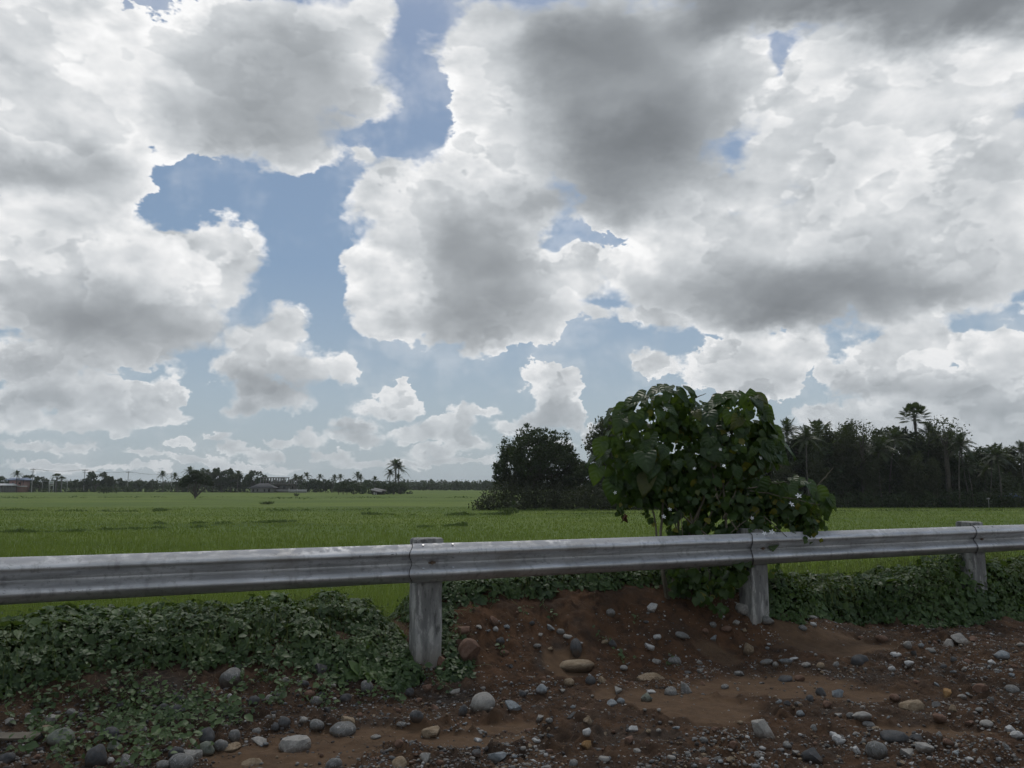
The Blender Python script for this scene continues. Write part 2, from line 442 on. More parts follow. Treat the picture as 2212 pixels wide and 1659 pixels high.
# ------------------------------------------------------------------ the ground
UX, UY = 0.913, 0.4077
def ts(x, y): return x * UX + (y - 6.87) * UY, x * UY - (y - 6.87) * UX
def xy(t, s): return t * UX + s * UY, 6.87 + t * UY - s * UX
FIELD_Z = -2.2
T1, T2, T3 = -0.764, 2.765, 6.117
def ell(px, py, rx, ry):
    """footprint on the ground of an ellipse seen in the photograph, as centre and two half axes"""
    d = ray(px, py); D = CAM_Z / -d.z * d.y; c = Vector((d.x / d.y * D, D))
    d2 = ray(px, py - ry); D2 = CAM_Z / -d2.z * d2.y
    return c.x, c.y, rx / 1663 * D, abs(D2 - D)
POOLS = [ell(*p) for p in ((1480, 1525, 150, 45), (1640, 1480, 160, 30), (1750, 1475, 130, 28), (1330, 1500, 60, 20), (620, 1630, 170, 30), (820, 1590, 200, 24), (980, 1600, 150, 22), (1080, 1565, 90, 14),
    (1790, 1400, 140, 18), (1560, 1420, 60, 14), (1990, 1575, 130, 14), (1250, 1452, 70, 14), (1880, 1490, 80, 14), (560, 1655, 80, 20))]
def sand_mask(x, y):
    m = np.zeros_like(x)
    wx = (fb(x, y, 2.2, 3, 41) - .5) * .5; wy = (fb(x, y, 2.2, 3, 47) - .5) * .35
    for cx, cy, rx, ry in POOLS:
        m = np.maximum(m, 1 - np.hypot((x + wx - cx) / (rx * 1.08), (y + wy - cy) / (ry * 1.2)))
    return sstep(m, 0.05, 0.35)
def crest(t):
    return 0.41 + .17 * sstep(t, -.9, -.2) - 0.42 * sstep(t, 2.75, 3.7) + 0.06 * sstep(t, 6, 9) - 0.14 * np.exp(-((t - T1) / .32) ** 2)
def base_h(x, y):
    t, s = ts(x, y)
    wob = (fb(t, s, 1.3, 3, 5) - .5) * .35 * sstep(t, -1.2, -.2)
    up = 1 - sstep(s + wob, -0.78, 0.36)
    z = crest(t) * up
    z = z + 0.035 * sstep(s, .2, .7) * (fb(x, y, .9, 3, 9) - .5) * 2
    down = sstep(-s, 1.15, 4.4)
    z = z * (1 - down) + (FIELD_Z - 0.1) * down
    # a low heap right of the second post and one in the right foreground
    z = z + 0.12 * np.exp(-(((t - 3.35) / .55) ** 2 + ((s - .05) / .45) ** 2))
    z = z + 0.07 * np.exp(-(((t - T2) / .35) ** 2 + ((s - .02) / .3) ** 2))
    return z
def ground_h(x, y):
    t, s = ts(x, y)
    z = base_h(x, y)
    near = sstep(s, -0.9, -0.3)
    sm = sand_mask(x, y)
    rough = (1 - 0.80 * sm) * near
    ero = (fb(x, y, 2.6, 4, 21) - .5) * .12 + (np.abs(fb(x, y, 6.5, 4, 23) - .5)) * -.14 + .018
    clod = np.maximum(fb(x, y, 9, 4, 31, .55) - .50, 0) * .22 * sstep(fb(x, y, 1.4, 3, 33), .45, .62)
    grit = (fb(x, y, 34, 3, 35, .65) - .5) * .030 + (fb(x, y, 110, 2, 38, .6) - .5) * .007
    z = z + rough * (ero + clod + grit) - 0.02 * sm * near + sm * near * (fb(x, y, 9, 3, 51) - .5) * .012
    return z
def gh(x, y): return float(ground_h(np.array([x]), np.array([y]))[0])
KS = np.arange(3.0, 16, 0.02)
def on_ground(px, py):
    d = ray(px, py)
    hit = np.where(CAM_Z + d.z * KS < ground_h(d.x * KS, d.y * KS))[0]
    k = KS[hit[0]] if len(hit) else 16.0
    return Vector((0, 0, CAM_Z)) + d * k, k

# rice field and everything beyond: one sheet to the horizon
def field_mat():
    m, g, b, out = mat('rice_green')
    tcn = g.n('ShaderNodeTexCoord'); P = tcn.outputs['Object']
    st = g.v('MULTIPLY', P, (0.35, 1.0, 1.0))
    st = g.v('ADD', st, g.v('SCALE', g.v('SUBTRACT', g.noise(P, 0.03, 3, .5, color=True), (.5, .5, .5)), s=14))
    big = g.noise(st, 0.045, 4, 0.55)
    mid = g.noise(st, 0.35, 5, 0.6)
    fine = g.noise(P, 3.0, 4, 0.7)
    col = g.mix(g.rng(big, 0.38, 0.62), (0.112, 0.155, 0.040, 1), (0.165, 0.205, 0.048, 1))
    col = g.mix(g.m('MULTIPLY', g.rng(mid, 0.35, 0.7), 0.5), col, (0.090, 0.138, 0.036, 1))
    # weedy bunds, darker and olive
    bund = g.m('MULTIPLY', g.rng(g.noise(g.v('MULTIPLY', P, (0.18, 1.0, 1.0)), 0.09, 4, 0.6), 0.57, 0.68), 0.5)
    col = g.mix(bund, col, (0.035, 0.062, 0.020, 1))
    dry = g.rng(g.noise(g.v('MULTIPLY', P, (0.4, 1.0, 1.0)), 0.05, 3, 0.5), 0.62, 0.72)
    col = g.mix(g.m('MULTIPLY', dry, 0.35), col, (0.085, 0.085, 0.035, 1))
    col = g.mix(g.m('MULTIPLY', fine, 0.5), col, (0.055, 0.100, 0.016, 1))
    g.put(b.inputs['Base Color'], col); b.inputs['Roughness'].default_value = 0.9; b.inputs['Specular IOR Level'].default_value = 0.1
    bn = g.n('ShaderNodeBump'); bn.inputs['Strength'].default_value = 0.9; bn.inputs['Distance'].default_value = 0.25
    g.put(bn.inputs['Height'], g.m('ADD', g.noise(P, 1.3, 6, 0.7), g.noise(st, 0.4, 3, .5))); g.t.links.new(bn.outputs[0], b.inputs['Normal'])
    return m
M_FIELD = field_mat()
def field_grid():
    xs = np.concatenate([-np.geomspace(2500, 60, 22), np.linspace(-58, 58, 140), np.geomspace(60, 2500, 22)])
    ys = np.concatenate([np.linspace(-30, 6, 10), np.linspace(8, 60, 90), np.geomspace(61, 2600, 80)])
    X, Y = np.meshgrid(xs, ys, indexing='ij')
    t, s = ts(X, Y)
    Z = np.full_like(X, FIELD_Z) + (fb(X, Y, .25, 3, 61) - .5) * .10 * (Y < 400)
    Z = np.where(s > -2.6, FIELD_Z - 0.35, Z)
    n, k = X.shape
    i, j = np.meshgrid(np.arange(n - 1), np.arange(k - 1), indexing='ij')
    a = (i * k + j).ravel()
    mb = MB(); mb.add(np.stack([X, Y, Z], -1).reshape(-1, 3), np.stack([a, a + k, a + k + 1, a + 1], 1))
    o = mb.build('field', M_FIELD, smooth=True); return tag(o, kind='structure')
field_grid()

def dirt_mat():
    m, g, b, out = mat('dirt')
    tcn = g.n('ShaderNodeTexCoord'); P = tcn.outputs['Object']
    at_ = g.n('ShaderNodeAttribute', attribute_name='sand'); sand = at_.outputs['Fac']
    a2 = g.n('ShaderNodeAttribute', attribute_name='red'); red = a2.outputs['Fac']
    n1 = g.noise(P, 1.7, 6, 0.6); n2 = g.noise(P, 9, 8, 0.7); n3 = g.noise(P, 60, 5, 0.7)
    soil = g.mix(g.rng(n1, 0.35, 0.65), (0.043, 0.029, 0.020, 1), (0.080, 0.048, 0.028, 1))
    soil = g.mix(g.m('MULTIPLY', red, g.rng(n1, .25, .6)), soil, (0.088, 0.046, 0.024, 1))
    soil = g.mix(g.m('MULTIPLY', g.rng(n2, 0.42, 0.66), 0.75), soil, (0.027, 0.018, 0.013, 1))
    soil = g.mix(g.m('MULTIPLY', g.rng(n3, 0.55, 0.72), 0.6), soil, (0.095, 0.066, 0.045, 1))
    sandc = g.mix(g.rng(n2, .35, .65), (0.098, 0.061, 0.035, 1), (0.070, 0.043, 0.025, 1))
    sandc = g.mix(g.m('MULTIPLY', g.rng(g.noise(P, 260, 2, .6), 0.5, 0.75), 0.5), sandc, (0.11, 0.078, 0.052, 1))
    grey = g.rng(g.noise(P, 1.1, 4, .6), 0.56, 0.66)
    soil = g.mix(g.m('MULTIPLY', grey, 0.55), soil, (0.042, 0.038, 0.034, 1))
    g.put(b.inputs['Base Color'], g.mix(sand, soil, sandc))
    b.inputs['Roughness'].default_value = 0.93; b.inputs['Specular IOR Level'].default_value = 0.2
    bn = g.n('ShaderNodeBump'); bn.inputs['Strength'].default_value = 0.7; bn.inputs['Distance'].default_value = 0.012
    g.put(bn.inputs['Height'], g.m('MULTIPLY', g.m('ADD', g.noise(P, 45, 8, 0.75), g.noise(P, 170, 3, 0.7)), g.m('MULTIPLY_ADD', sand, -0.7, 1.0))); g.t.links.new(bn.outputs[0], b.inputs['Normal'])
    return m
def shoulder():
    xs = np.concatenate([np.linspace(-40, -7, 34), np.linspace(-6.6, -4.3, 30), np.linspace(-4.25, 7.2, 780), np.linspace(7.25, 12, 90), np.linspace(12.4, 60, 40)])
    # rows follow the rail so that they stay dense where the photograph looks
    ss = np.concatenate([np.linspace(40, 5, 12), np.linspace(4.6, 3.2, 12), np.linspace(3.17, -1.0, 330), np.linspace(-1.05, -5.2, 50)])
    tt = xs
    T, S = np.meshgrid(tt, ss, indexing='ij')
    X, Y = xy(T, S)
    Z = ground_h(X, Y)
    n, k = X.shape
    i, j = np.meshgrid(np.arange(n - 1), np.arange(k - 1), indexing='ij'); a = (i * k + j).ravel()
    mb = MB(); mb.add(np.stack([X, Y, Z], -1).reshape(-1, 3), np.stack([a, a + k, a + k + 1, a + 1], 1)[:, ::-1])
    o = mb.build('roadside_ground', dirt_mat(), smooth=True)
    me = o.data
    for nm, val in (('sand', sand_mask(X, Y)), ('red', sstep(S, 1.1, 0.0) * sstep(T, -.9, 0.2) * (1 - sstep(T, 2.6, 3.6)) + 0.35 * sstep(fb(X, Y, 1.2, 3, 77), .45, .6))):
        A = me.attributes.new(nm, 'FLOAT', 'POINT'); A.data.foreach_set('value', np.clip(val, 0, 1).ravel().astype(np.float32))
    return tag(o, kind='structure')
shoulder()

# ------------------------------------------------------------------ guardrail
def steel_mat():
    m, g, b, out = mat('galvanised_steel')
    tcn = g.n('ShaderNodeTexCoord'); P = tcn.outputs['Object']
    long_ = g.v('MULTIPLY', P, (1.0, 9.0, 9.0))
    n1 = g.noise(long_, 1.6, 6, 0.6); n2 = g.noise(P, 14, 8, 0.7); drip = g.noise(g.v('MULTIPLY', P, (14.0, 14.0, 1.2)), 1.5, 5, 0.6)
    col = g.mix(g.rng(n1, .35, .65), (0.36, 0.365, 0.37, 1), (0.56, 0.565, 0.57, 1))
    col = g.mix(g.m('MULTIPLY', g.rng(drip, .50, .68), 0.6), col, (0.25, 0.25, 0.25, 1))
    scr = g.rng(g.m('ABSOLUTE', g.m('SUBTRACT', g.noise(g.v('MULTIPLY', P, (1.0, 5.0, 2.6)), 3.0, 3, .6), .5)), .006, .001)
    col = g.mix(g.m('MULTIPLY', scr, g.rng(n2, .5, .6)), col, (0.14, 0.14, 0.14, 1))
    grime = g.rng(g.noise(P, 2.3, 5, .65), .52, .70)
    col = g.mix(g.m('MULTIPLY', grime, .45), col, (0.30, 0.285, 0.26, 1))
    # chalky dried mud on the top lip
    sp = g.n('ShaderNodeSeparateXYZ'); g.t.links.new(P, sp.inputs[0])
    top = g.rng(sp.outputs[2], 0.262, 0.29)
    mud = g.m('MULTIPLY', top, g.rng(n2, .42, .56))
    col = g.mix(mud, col, (0.40, 0.40, 0.41, 1))
    spot = g.rng(g.noise(P, 55, 3, .6), .70, .74)
    col = g.mix(spot, col, (0.16, 0.15, 0.14, 1))
    g.put(b.inputs['Base Color'], col)
    g.put(b.inputs['Metallic'], g.m('MULTIPLY_ADD', mud, -0.5, 0.66))
    g.put(b.inputs['Roughness'], g.m('ADD', g.rng(n2, .3, .7, 0.38, .56), g.m('ADD', g.m('MULTIPLY', mud, 0.2), g.m('MULTIPLY', top, 0.24))))
    bn = g.n('ShaderNodeBump'); bn.inputs['Strength'].default_value = 0.25; bn.inputs['Distance'].default_value = 0.004
    g.put(bn.inputs['Height'], g.m('ADD', n1, g.noise(P, 30, 5, .6))); g.t.links.new(bn.outputs[0], b.inputs['Normal'])
    return m
M_STEEL = steel_mat()
M_RUST = noisy_mat('rusty_bolt', [(0.10, 0.055, 0.03), (0.20, 0.17, 0.14)], 40, 0.6, 0.4, 120, metallic=0.5)
RAIL_Z = 0.800
def rail_profile():
    # y: out towards the road, z: up; a W-beam 310 mm high, 83 mm deep
    pts = [(.004, .000), (.020, .006), (.040, .020), (.066, .044), (.080, .060), (.083, .072), (.080, .084), (.066, .100), (.030, .126), (.008, .142), (.001, .155),
           (.008, .168), (.030, .184), (.066, .210), (.080, .226), (.083, .238), (.080, .250), (.066, .266), (.040, .290), (.020, .303), (.004, .310)]
    P = np.array(pts); out = []
    for i in range(len(P) - 1):
        for k in range(2): out.append(P[i] * (1 - k / 2) + P[i + 1] * k / 2)
    out.append(P[-1]); return np.array(out)
guard = empty('guardrail', (*xy(T1, 0), 0.0), math.atan2(UY, UX))
tag(guard, 'long galvanised steel guardrail on concrete posts along the dirt shoulder', 'guardrail')
def to_g(t): return t - T1
def rail_panel(t0, t1, lift):
    prof = rail_profile(); n = len(prof)
    # a ragged lapped end towards the left, as W-beam ends are cut
    xs = np.linspace(to_g(t0), to_g(t1), 60)
    mb = MB(); th = 0.004
    dent = (fb(xs, xs * 0, 1.3, 3, 91) - .5) * .006
    outer = np.zeros((len(xs), n, 3)); inner = np.zeros_like(outer)
    d = np.gradient(prof, axis=0); nr = np.stack([d[:, 1], -d[:, 0]], 1); nr /= np.linalg.norm(nr, axis=1)[:, None]
    for i, x in enumerate(xs):
        sx = x + (0.012 * math.sin((0) * 6) if i else 0)
        bulge = 0.022 * np.cos(prof[:, 1] / .31 * 4 * np.pi) * (1 if i == 0 else 0)
        lf = .0065 * max(0.0, 1 - (x - xs[0]) / .9); nn = np.stack([nr[:, 0], nr[:, 1]], 1) * (lf + lift)
        o_ = np.stack([sx + bulge, -(prof[:, 0] + nn[:, 0] + dent[i]), prof[:, 1] + nn[:, 1]], 1)
        outer[i] = o_
        inner[i] = np.stack([sx + bulge, -(prof[:, 0] + nn[:, 0] + dent[i] - nr[:, 0] * th), prof[:, 1] + nn[:, 1] - nr[:, 1] * th], 1)
    def sheet(A, flip):
        a = (np.arange(len(xs) - 1)[:, None] * n + np.arange(n - 1)[None]).ravel()
        f = np.stack([a, a + n, a + n + 1, a + 1], 1)
        mb.add(A.reshape(-1, 3), f if not flip else f[:, ::-1])
    sheet(outer, False); sheet(inner, True)
    for j in (0, n - 1):
        E = np.concatenate([outer[:, j], inner[:, j]]); L = len(xs); a = np.arange(L - 1)
        mb.add(E, np.stack([a, a + 1, a + 1 + L, a + L], 1))
    for i in (0, -1):
        E = np.concatenate([outer[i], inner[i]]); a = np.arange(n - 1)
        mb.add(E, np.stack([a, a + 1, a + 1 + n, a + n], 1))
    o = mb.build('rail_panel', M_STEEL, guard, smooth=True)
    o.location = (0, 0, RAIL_Z)
    try:
        o.data.set_sharp_from_angle(angle=R(50))
    except Exception: pass
    # a thin dark tube along the lap where this panel lies over its neighbour
    sm = MB(); pts = [outer[0][j] + np.array([-.001, -.0015, 0]) for j in range(n)]
    sm.tube(pts, .0024, 5); o2 = sm.build('lap_seam', M_SEAM, guard); o2.location = (0, 0, RAIL_Z)
    return o
M_SEAM = noisy_mat('seam_dark', [(0.02, 0.018, 0.016), (0.04, 0.036, 0.03)], 20, .9, 0)
panels = [(-8.0, -4.05), (-4.3, -0.74), (-0.93, 2.79), (2.62, 6.14), (5.98, 9.6), (9.45, 13.0)]
panels = [(a - .0, b) for a, b in panels]
for k, (a, b) in enumerate(panels):
    # each panel laps over the next one
    rail_panel(a, b, 0.0)
def concrete_mat():
    m, g, b, out = mat('weathered_concrete')
    tcn = g.n('ShaderNodeTexCoord'); P = tcn.outputs['Object']
    n1 = g.noise(g.v('MULTIPLY', P, (5.0, 5.0, 1.3)), 1.6, 7, 0.62); n2 = g.noise(g.v('MULTIPLY', P, (3.0, 3.0, 0.8)), 5, 8, 0.68); n3 = g.noise(P, 90, 4, .7)
    col = g.mix(g.rng(n1, .40, .60), (0.14, 0.14, 0.134, 1), (0.28, 0.28, 0.265, 1))
    col = g.mix(g.m('MULTIPLY', g.rng(n2, .54, .62), .75), col, (0.40, 0.395, 0.37, 1))
    col = g.mix(g.m('MULTIPLY', g.rng(n2, .44, .38), .7), col, (0.055, 0.055, 0.052, 1))
    col = g.mix(g.m('MULTIPLY', g.rng(n3, .6, .7), .4), col, (0.08, 0.078, 0.07, 1))
    sp = g.n('ShaderNodeSeparateXYZ'); g.t.links.new(P, sp.inputs[0])
    col = g.mix(g.m('MULTIPLY', g.rng(g.m('ADD', sp.outputs[2], g.m('MULTIPLY', n1, -.2)), .25, .0), .6), col, (0.10, 0.075, 0.052, 1))
    g.put(b.inputs['Base Color'], col); b.inputs['Roughness'].default_value = 0.9
    bn = g.n('ShaderNodeBump'); bn.inputs['Strength'].default_value = 0.6; bn.inputs['Distance'].default_value = 0.006
    g.put(bn.inputs['Height'], g.m('ADD', g.noise(P, 25, 8, 0.7), g.m('MULTIPLY', n2, 1.2))); g.t.links.new(bn.outputs[0], b.inputs['Normal'])
    return m
M_CONC = concrete_mat()
def post(t, top, w, lean=0.0):
    """concrete post, chamfered, standing just behind the beam"""
    bm = bmesh.new()
    bmesh.ops.create_cube(bm, size=1)
    for v in bm.verts: v.co = Vector((v.co.x * w, v.co.y * w * .92, (v.co.z + .5) * 1.0))
    bmesh.ops.bevel(bm, geom=list(bm.edges), offset=0.022, segments=2, affect='EDGES', profile=.6)
    bmesh.ops.subdivide_edges(bm, edges=[e for e in bm.edges if abs(e.verts[0].co.z - e.verts[1].co.z) > .5], cuts=14)
    H = top + 0.55
    for v in bm.verts:
        z = v.co.z; v.co.z = top - H * (1 - z)
        k = 1.0 - 0.05 * (1 - z)
        n = mnoise.noise(Vector((v.co.x * 9 + t * 7, v.co.y * 9, v.co.z * 5))) * .012
        v.co.x = v.co.x * k + n + lean * v.co.z; v.co.y = v.co.y * k + n * .7
        if v.co.z > top - .03: v.co.z += mnoise.noise(Vector((v.co.x * 14 + t, v.co.y * 14, 3))) * .012
    me = bpy.data.meshes.new('post'); bm.to_mesh(me); bm.free()
    me.polygons.foreach_set('use_smooth', np.ones(len(me.polygons), bool))
    me.materials.append(M_CONC)
    try: me.set_sharp_from_angle(angle=R(35))
    except Exception: pass
    o = bpy.data.objects.new('post', me); SC.objects.link(o); o.parent = guard
    o.location = (to_g(t), w * .46 + .012, 0)
    return o
for t, top, w in ((-4.25, 1.15, .235), (T1 + .02, 1.150, .235), (T2, 1.150, .225), (T3, 1.158, .225), (9.55, 1.15, .23)):
    post(t, top, w)
def bolt(t, z, out, big=False, tilt=0.0):
    bm = bmesh.new()
    r = .020 if big else .012
    bmesh.ops.create_cone(bm, cap_ends=True, segments=6 if big else 14, radius1=r, radius2=r * .8, depth=.014)
    w_ = bmesh.ops.create_cone(bm, cap_ends=True, segments=16, radius1=r * 1.7, radius2=r * 1.6, depth=.004)
    for v in w_['verts']: v.co.z -= .006
    me = bpy.data.meshes.new('bolt'); bm.to_mesh(me); bm.free(); me.materials.append(M_RUST if big else M_STEEL)
    o = bpy.data.objects.new('bolt', me); SC.objects.link(o); o.parent = guard
    o.location = (to_g(t), -out, RAIL_Z + z); o.rotation_euler = (R(90) + tilt, 0, 0)
for T in (T1, T2, T3):
    bolt(T + .03, .155, .014, True)
    for dt in (-.09, .17):
        bolt(T + dt + .03, .300, .036, tilt=-R(58)); bolt(T + dt + .03, .200, .062, tilt=R(38)); bolt(T + dt + .03, .112, .058, tilt=-R(38))

# ------------------------------------------------------------------ stones
def stone_mat(name, c, c2, vein=None, rough=0.85):
    m, g, b, out = mat(name)
    tcn = g.n('ShaderNodeTexCoord'); P = tcn.outputs['Object']
    oi = g.n('ShaderNodeObjectInfo')
    P = g.v('ADD', P, g.v('SCALE', (17.0, 5.0, 9.0), s=oi.outputs['Random']))
    n1 = g.noise(P, 2.2, 6, 0.65); n2 = g.noise(P, 14, 5, 0.7)
    col = g.mix(g.rng(n1, .38, .62), (*c, 1), (*c2, 1))
    col = g.mix(g.m('MULTIPLY', g.rng(n2, .5, .68), .5), col, (*[x * .55 for x in c], 1))
    if vein: col = g.mix(g.rng(g.m('ABSOLUTE', g.m('SUBTRACT', g.noise(P, 1.3, 2, .5), .5)), .012, .004), col, (*vein, 1))
    # soil stuck low on the stone
    sp = g.n('ShaderNodeSeparateXYZ'); g.t.links.new(tcn.outputs['Object'], sp.inputs[0])
    low = g.rng(g.m('ADD', sp.outputs[2], g.m('MULTIPLY', n1, 1.1)), .85, .1)
    col = g.mix(g.m('MULTIPLY', low, .8), col, (0.060, 0.039, 0.025, 1))
    dust = g.rng(g.noise(P, 4.5, 6, .7), .50, .66)
    col = g.mix(g.m('MULTIPLY', dust, .45), col, (0.085, 0.060, 0.042, 1))
    g.put(b.inputs['Base Color'], col); b.inputs['Roughness'].default_value = rough; b.inputs['Specular IOR Level'].default_value = .25
    bn = g.n('ShaderNodeBump'); bn.inputs['Strength'].default_value = 0.5; bn.inputs['Distance'].default_value = 0.004
    g.put(bn.inputs['Height'], g.noise(P, 9, 7, .7)); g.t.links.new(bn.outputs[0], b.inputs['Normal'])
    return m
STONE = {'G': ('grey', stone_mat('grey_stone', (.115, .118, .115), (.16, .16, .152), (.3, .3, .3))),
         'D': ('dark grey', stone_mat('dark_stone', (.05, .053, .056), (.078, .08, .082))),
         'L': ('light grey', stone_mat('light_stone', (.21, .205, .19), (.28, .27, .25))),
         'W': ('whitish', stone_mat('white_stone', (.30, .31, .31), (.42, .42, .41))),
         'T': ('tan', stone_mat('tan_stone', (.17, .125, .08), (.25, .20, .14))),
         'O': ('ochre', stone_mat('ochre_stone', (.22, .12, .045), (.26, .17, .08))),
         'R': ('reddish brown', stone_mat('red_stone', (.11, .062, .042), (.15, .095, .07))),
         'B': ('bluish grey', stone_mat('blue_stone', (.13, .15, .165), (.22, .24, .25))),
         'N': ('greenish grey', stone_mat('green_stone', (.09, .105, .088), (.14, .155, .13)))}
def stone_mesh(kind, seed, mt):
    rr = random.Random(seed)
    bm = bmesh.new(); bmesh.ops.create_icosphere(bm, subdivisions=3, radius=1)
    planes = []
    if kind == 'angular':
        for _ in range(11):
            n = Vector((rr.gauss(0, 1), rr.gauss(0, 1), rr.gauss(0, 1))).normalized(); planes.append((n, rr.uniform(.42, .80)))
    off = Vector((rr.uniform(0, 50), rr.uniform(0, 50), 0))
    for v in bm.verts:
        p = v.co.copy()
        if kind == 'round':
            p *= 1 + .26 * mnoise.noise(p * .9 + off) + .10 * mnoise.noise(p * 2.1 + off) + .02 * mnoise.noise(p * 6 + off)
        else:
            for n, d in planes:
                e = p.dot(n) - d
                if e > 0: p -= n * e * .96
            p *= 1.30 + .06 * mnoise.noise(p * 3 + off) + .05 * mnoise.noise(p * 7 + off)
        v.co = p
    me = bpy.data.meshes.new('stone'); bm.to_mesh(me); bm.free()
    if kind == 'round': me.polygons.foreach_set('use_smooth', np.ones(len(me.polygons), bool))
    else:
        me.polygons.foreach_set('use_smooth', np.ones(len(me.polygons), bool))
        try: me.set_sharp_from_angle(angle=R(24))
        except Exception: pass
    me.materials.append(mt); return me
MESHES = {}
def get_stone(kind, col):
    k = (kind, col)
    if k not in MESHES: MESHES[k] = [stone_mesh(kind, len(kind) + 11 * i + ord(col), STONE[col][1]) for i in range(4 if kind == 'round' else 6)]
    return MESHES[k]
# (x, y, half width, half height, colour, r ounded or a ngular) as they lie in the photograph
ST = [(1044,1520,24,19,'L','r'),(1107,1527,18,10,'B','a'),(999,1537,8,13,'D','r'),(1239,1434,46,10,'T','r'),(1245,1401,11,19,'D','r'),(740,1578,25,18,'G','r'),(753,1558,18,12,'T','a'),
(900,1546,14,11,'D','r'),(928,1582,20,13,'T','a'),(772,1428,14,8,'G','r'),(1211,1365,8,7,'G','r'),(1319,1324,9,9,'G','r'),(1409,1312,12,10,'W','a'),(1081,1385,9,8,'D','r'),(1090,1410,9,6,'R','r'),
(1013,1407,20,20,'R','a'),(1001,1361,13,10,'R','a'),(1170,1490,12,10,'B','r'),(1276,1472,11,10,'D','r'),(1230,1476,11,9,'T','r'),(1300,1471,9,7,'T','a'),(1406,1464,26,10,'T','a'),(1334,1491,7,10,'L','a'),
(1341,1515,8,7,'B','r'),(1399,1508,11,11,'N','a'),(1449,1496,13,11,'G','r'),(1348,1443,8,5,'L','r'),(1457,1428,14,9,'G','r'),(1075,1635,19,12,'B','a'),(917,1638,10,14,'L','a'),(859,1650,20,9,'T','a'),
(722,1650,17,12,'G','r'),(793,1483,13,14,'G','r'),(746,1510,12,10,'D','r'),(1266,1607,11,11,'O','a'),(1268,1582,7,9,'W','a'),(1368,1575,9,9,'W','a'),(1239,1650,9,9,'G','r'),(869,1564,12,5,'G','r'),
(811,1592,10,5,'L','r'),(955,1435,14,14,'R','a'),(1165,1553,9,8,'L','a'),(1406,1495,9,6,'W','a'),(885,1496,9,9,'D','r'),(1129,1500,8,8,'D','r'),(1402,1397,9,8,'W','a'),(1420,1377,7,7,'W','a'),
(1645,1575,22,21,'L','a'),(1893,1620,20,19,'G','r'),(1755,1633,26,16,'D','a'),(1976,1525,25,12,'T','a'),(2047,1500,11,10,'O','a'),(1857,1429,18,14,'D','r'),(1619,1401,12,11,'T','a'),(1566,1484,8,6,'G','r'),
(1598,1456,11,8,'G','a'),(1809,1500,12,10,'B','a'),(1775,1498,10,9,'D','a'),(1933,1591,27,12,'D','r'),(1977,1593,14,10,'D','a'),(1996,1612,17,9,'L','a'),(1961,1627,13,14,'L','a'),(1859,1547,17,7,'L','a'),
(1729,1542,9,7,'B','r'),(1837,1546,8,7,'G','r'),(1749,1511,8,9,'D','r'),(1813,1599,12,9,'W','a'),(1850,1622,8,10,'W','a'),(2165,1416,16,9,'B','r'),(2142,1432,9,7,'W','a'),(2187,1489,13,9,'G','r'),
(2074,1379,17,10,'L','a'),(2050,1389,11,8,'L','a'),(2105,1383,11,7,'R','a'),(1932,1507,10,8,'R','r'),(2182,1577,12,10,'W','a'),(2196,1590,11,8,'W','a'),(2132,1564,13,7,'L','r'),(2087,1637,12,5,'W','a'),
(1472,1372,14,7,'G','r'),(1753,1334,12,5,'G','r'),(1734,1357,8,7,'G','r'),(1758,1349,6,6,'W','a'),(1608,1314,15,15,'L','a'),(1656,1339,13,7,'G','a'),(1696,1428,12,6,'B','a'),(1656,1430,12,6,'G','r'),
(1714,1423,9,4,'W','a'),(1935,1414,9,4,'W','a'),(1963,1432,9,6,'W','a'),(1696,1467,15,7,'D','r'),(2010,1405,10,5,'G','r'),(1802,1587,8,6,'W','a'),(1877,1566,12,7,'G','r'),(2039,1440,7,5,'D','r'),
(497,1464,24,19,'G','r'),(516,1443,10,7,'D','r'),(694,1445,13,19,'D','a'),(497,1504,6,5,'W','r'),(581,1508,7,7,'L','r'),(684,1515,14,12,'G','r'),(668,1500,11,9,'R','r'),(694,1501,8,7,'D','r'),
(684,1566,16,12,'G','r'),(636,1609,26,17,'L','a'),(545,1647,18,8,'T','a'),(564,1603,17,6,'L','a'),(390,1647,25,19,'G','r'),(414,1630,16,15,'L','a'),(207,1636,22,24,'D','r'),(132,1594,26,17,'N','r'),
(106,1580,17,14,'T','a'),(506,1589,12,14,'G','r'),(448,1592,16,17,'D','r'),(381,1626,15,11,'D','r'),(441,1619,20,14,'N','r'),(379,1536,20,12,'D','r'),(415,1513,16,12,'N','a'),(386,1507,14,9,'D','r'),
(352,1529,12,9,'D','r'),(236,1587,18,14,'D','r'),(253,1597,12,9,'D','r'),(249,1616,20,10,'N','a'),(202,1566,16,12,'R','a'),(109,1556,9,11,'L','a'),(19,1558,11,8,'L','a'),(65,1548,9,8,'L','a'),
(80,1592,11,9,'D','r'),(14,1640,16,12,'D','r'),(273,1647,16,13,'G','a'),(238,1643,8,6,'W','r'),(352,1652,13,9,'G','r'),(478,1609,15,12,'G','r'),(504,1614,18,8,'T','a'),(595,1571,9,9,'D','r'),
(555,1580,10,7,'G','r'),(613,1561,13,12,'D','r'),(548,1515,12,11,'D','r'),(1553,1640,8,8,'G','a'),(1520,1600,9,8,'G','r'),(1305,1640,9,7,'L','a'),(1160,1600,9,7,'W','a'),(1700,1610,9,6,'G','r'),
(1480,1490,12,12,'G','a'),(2120,1490,13,9,'R','a'),(2030,1550,14,8,'R','r'),(1905,1380,12,8,'R','r'),(1590,1345,9,6,'L','a'),(1540,1350,7,7,'G','r')]
GROUP_ST = 'stones strewn over the dirt and scree'
placed = []
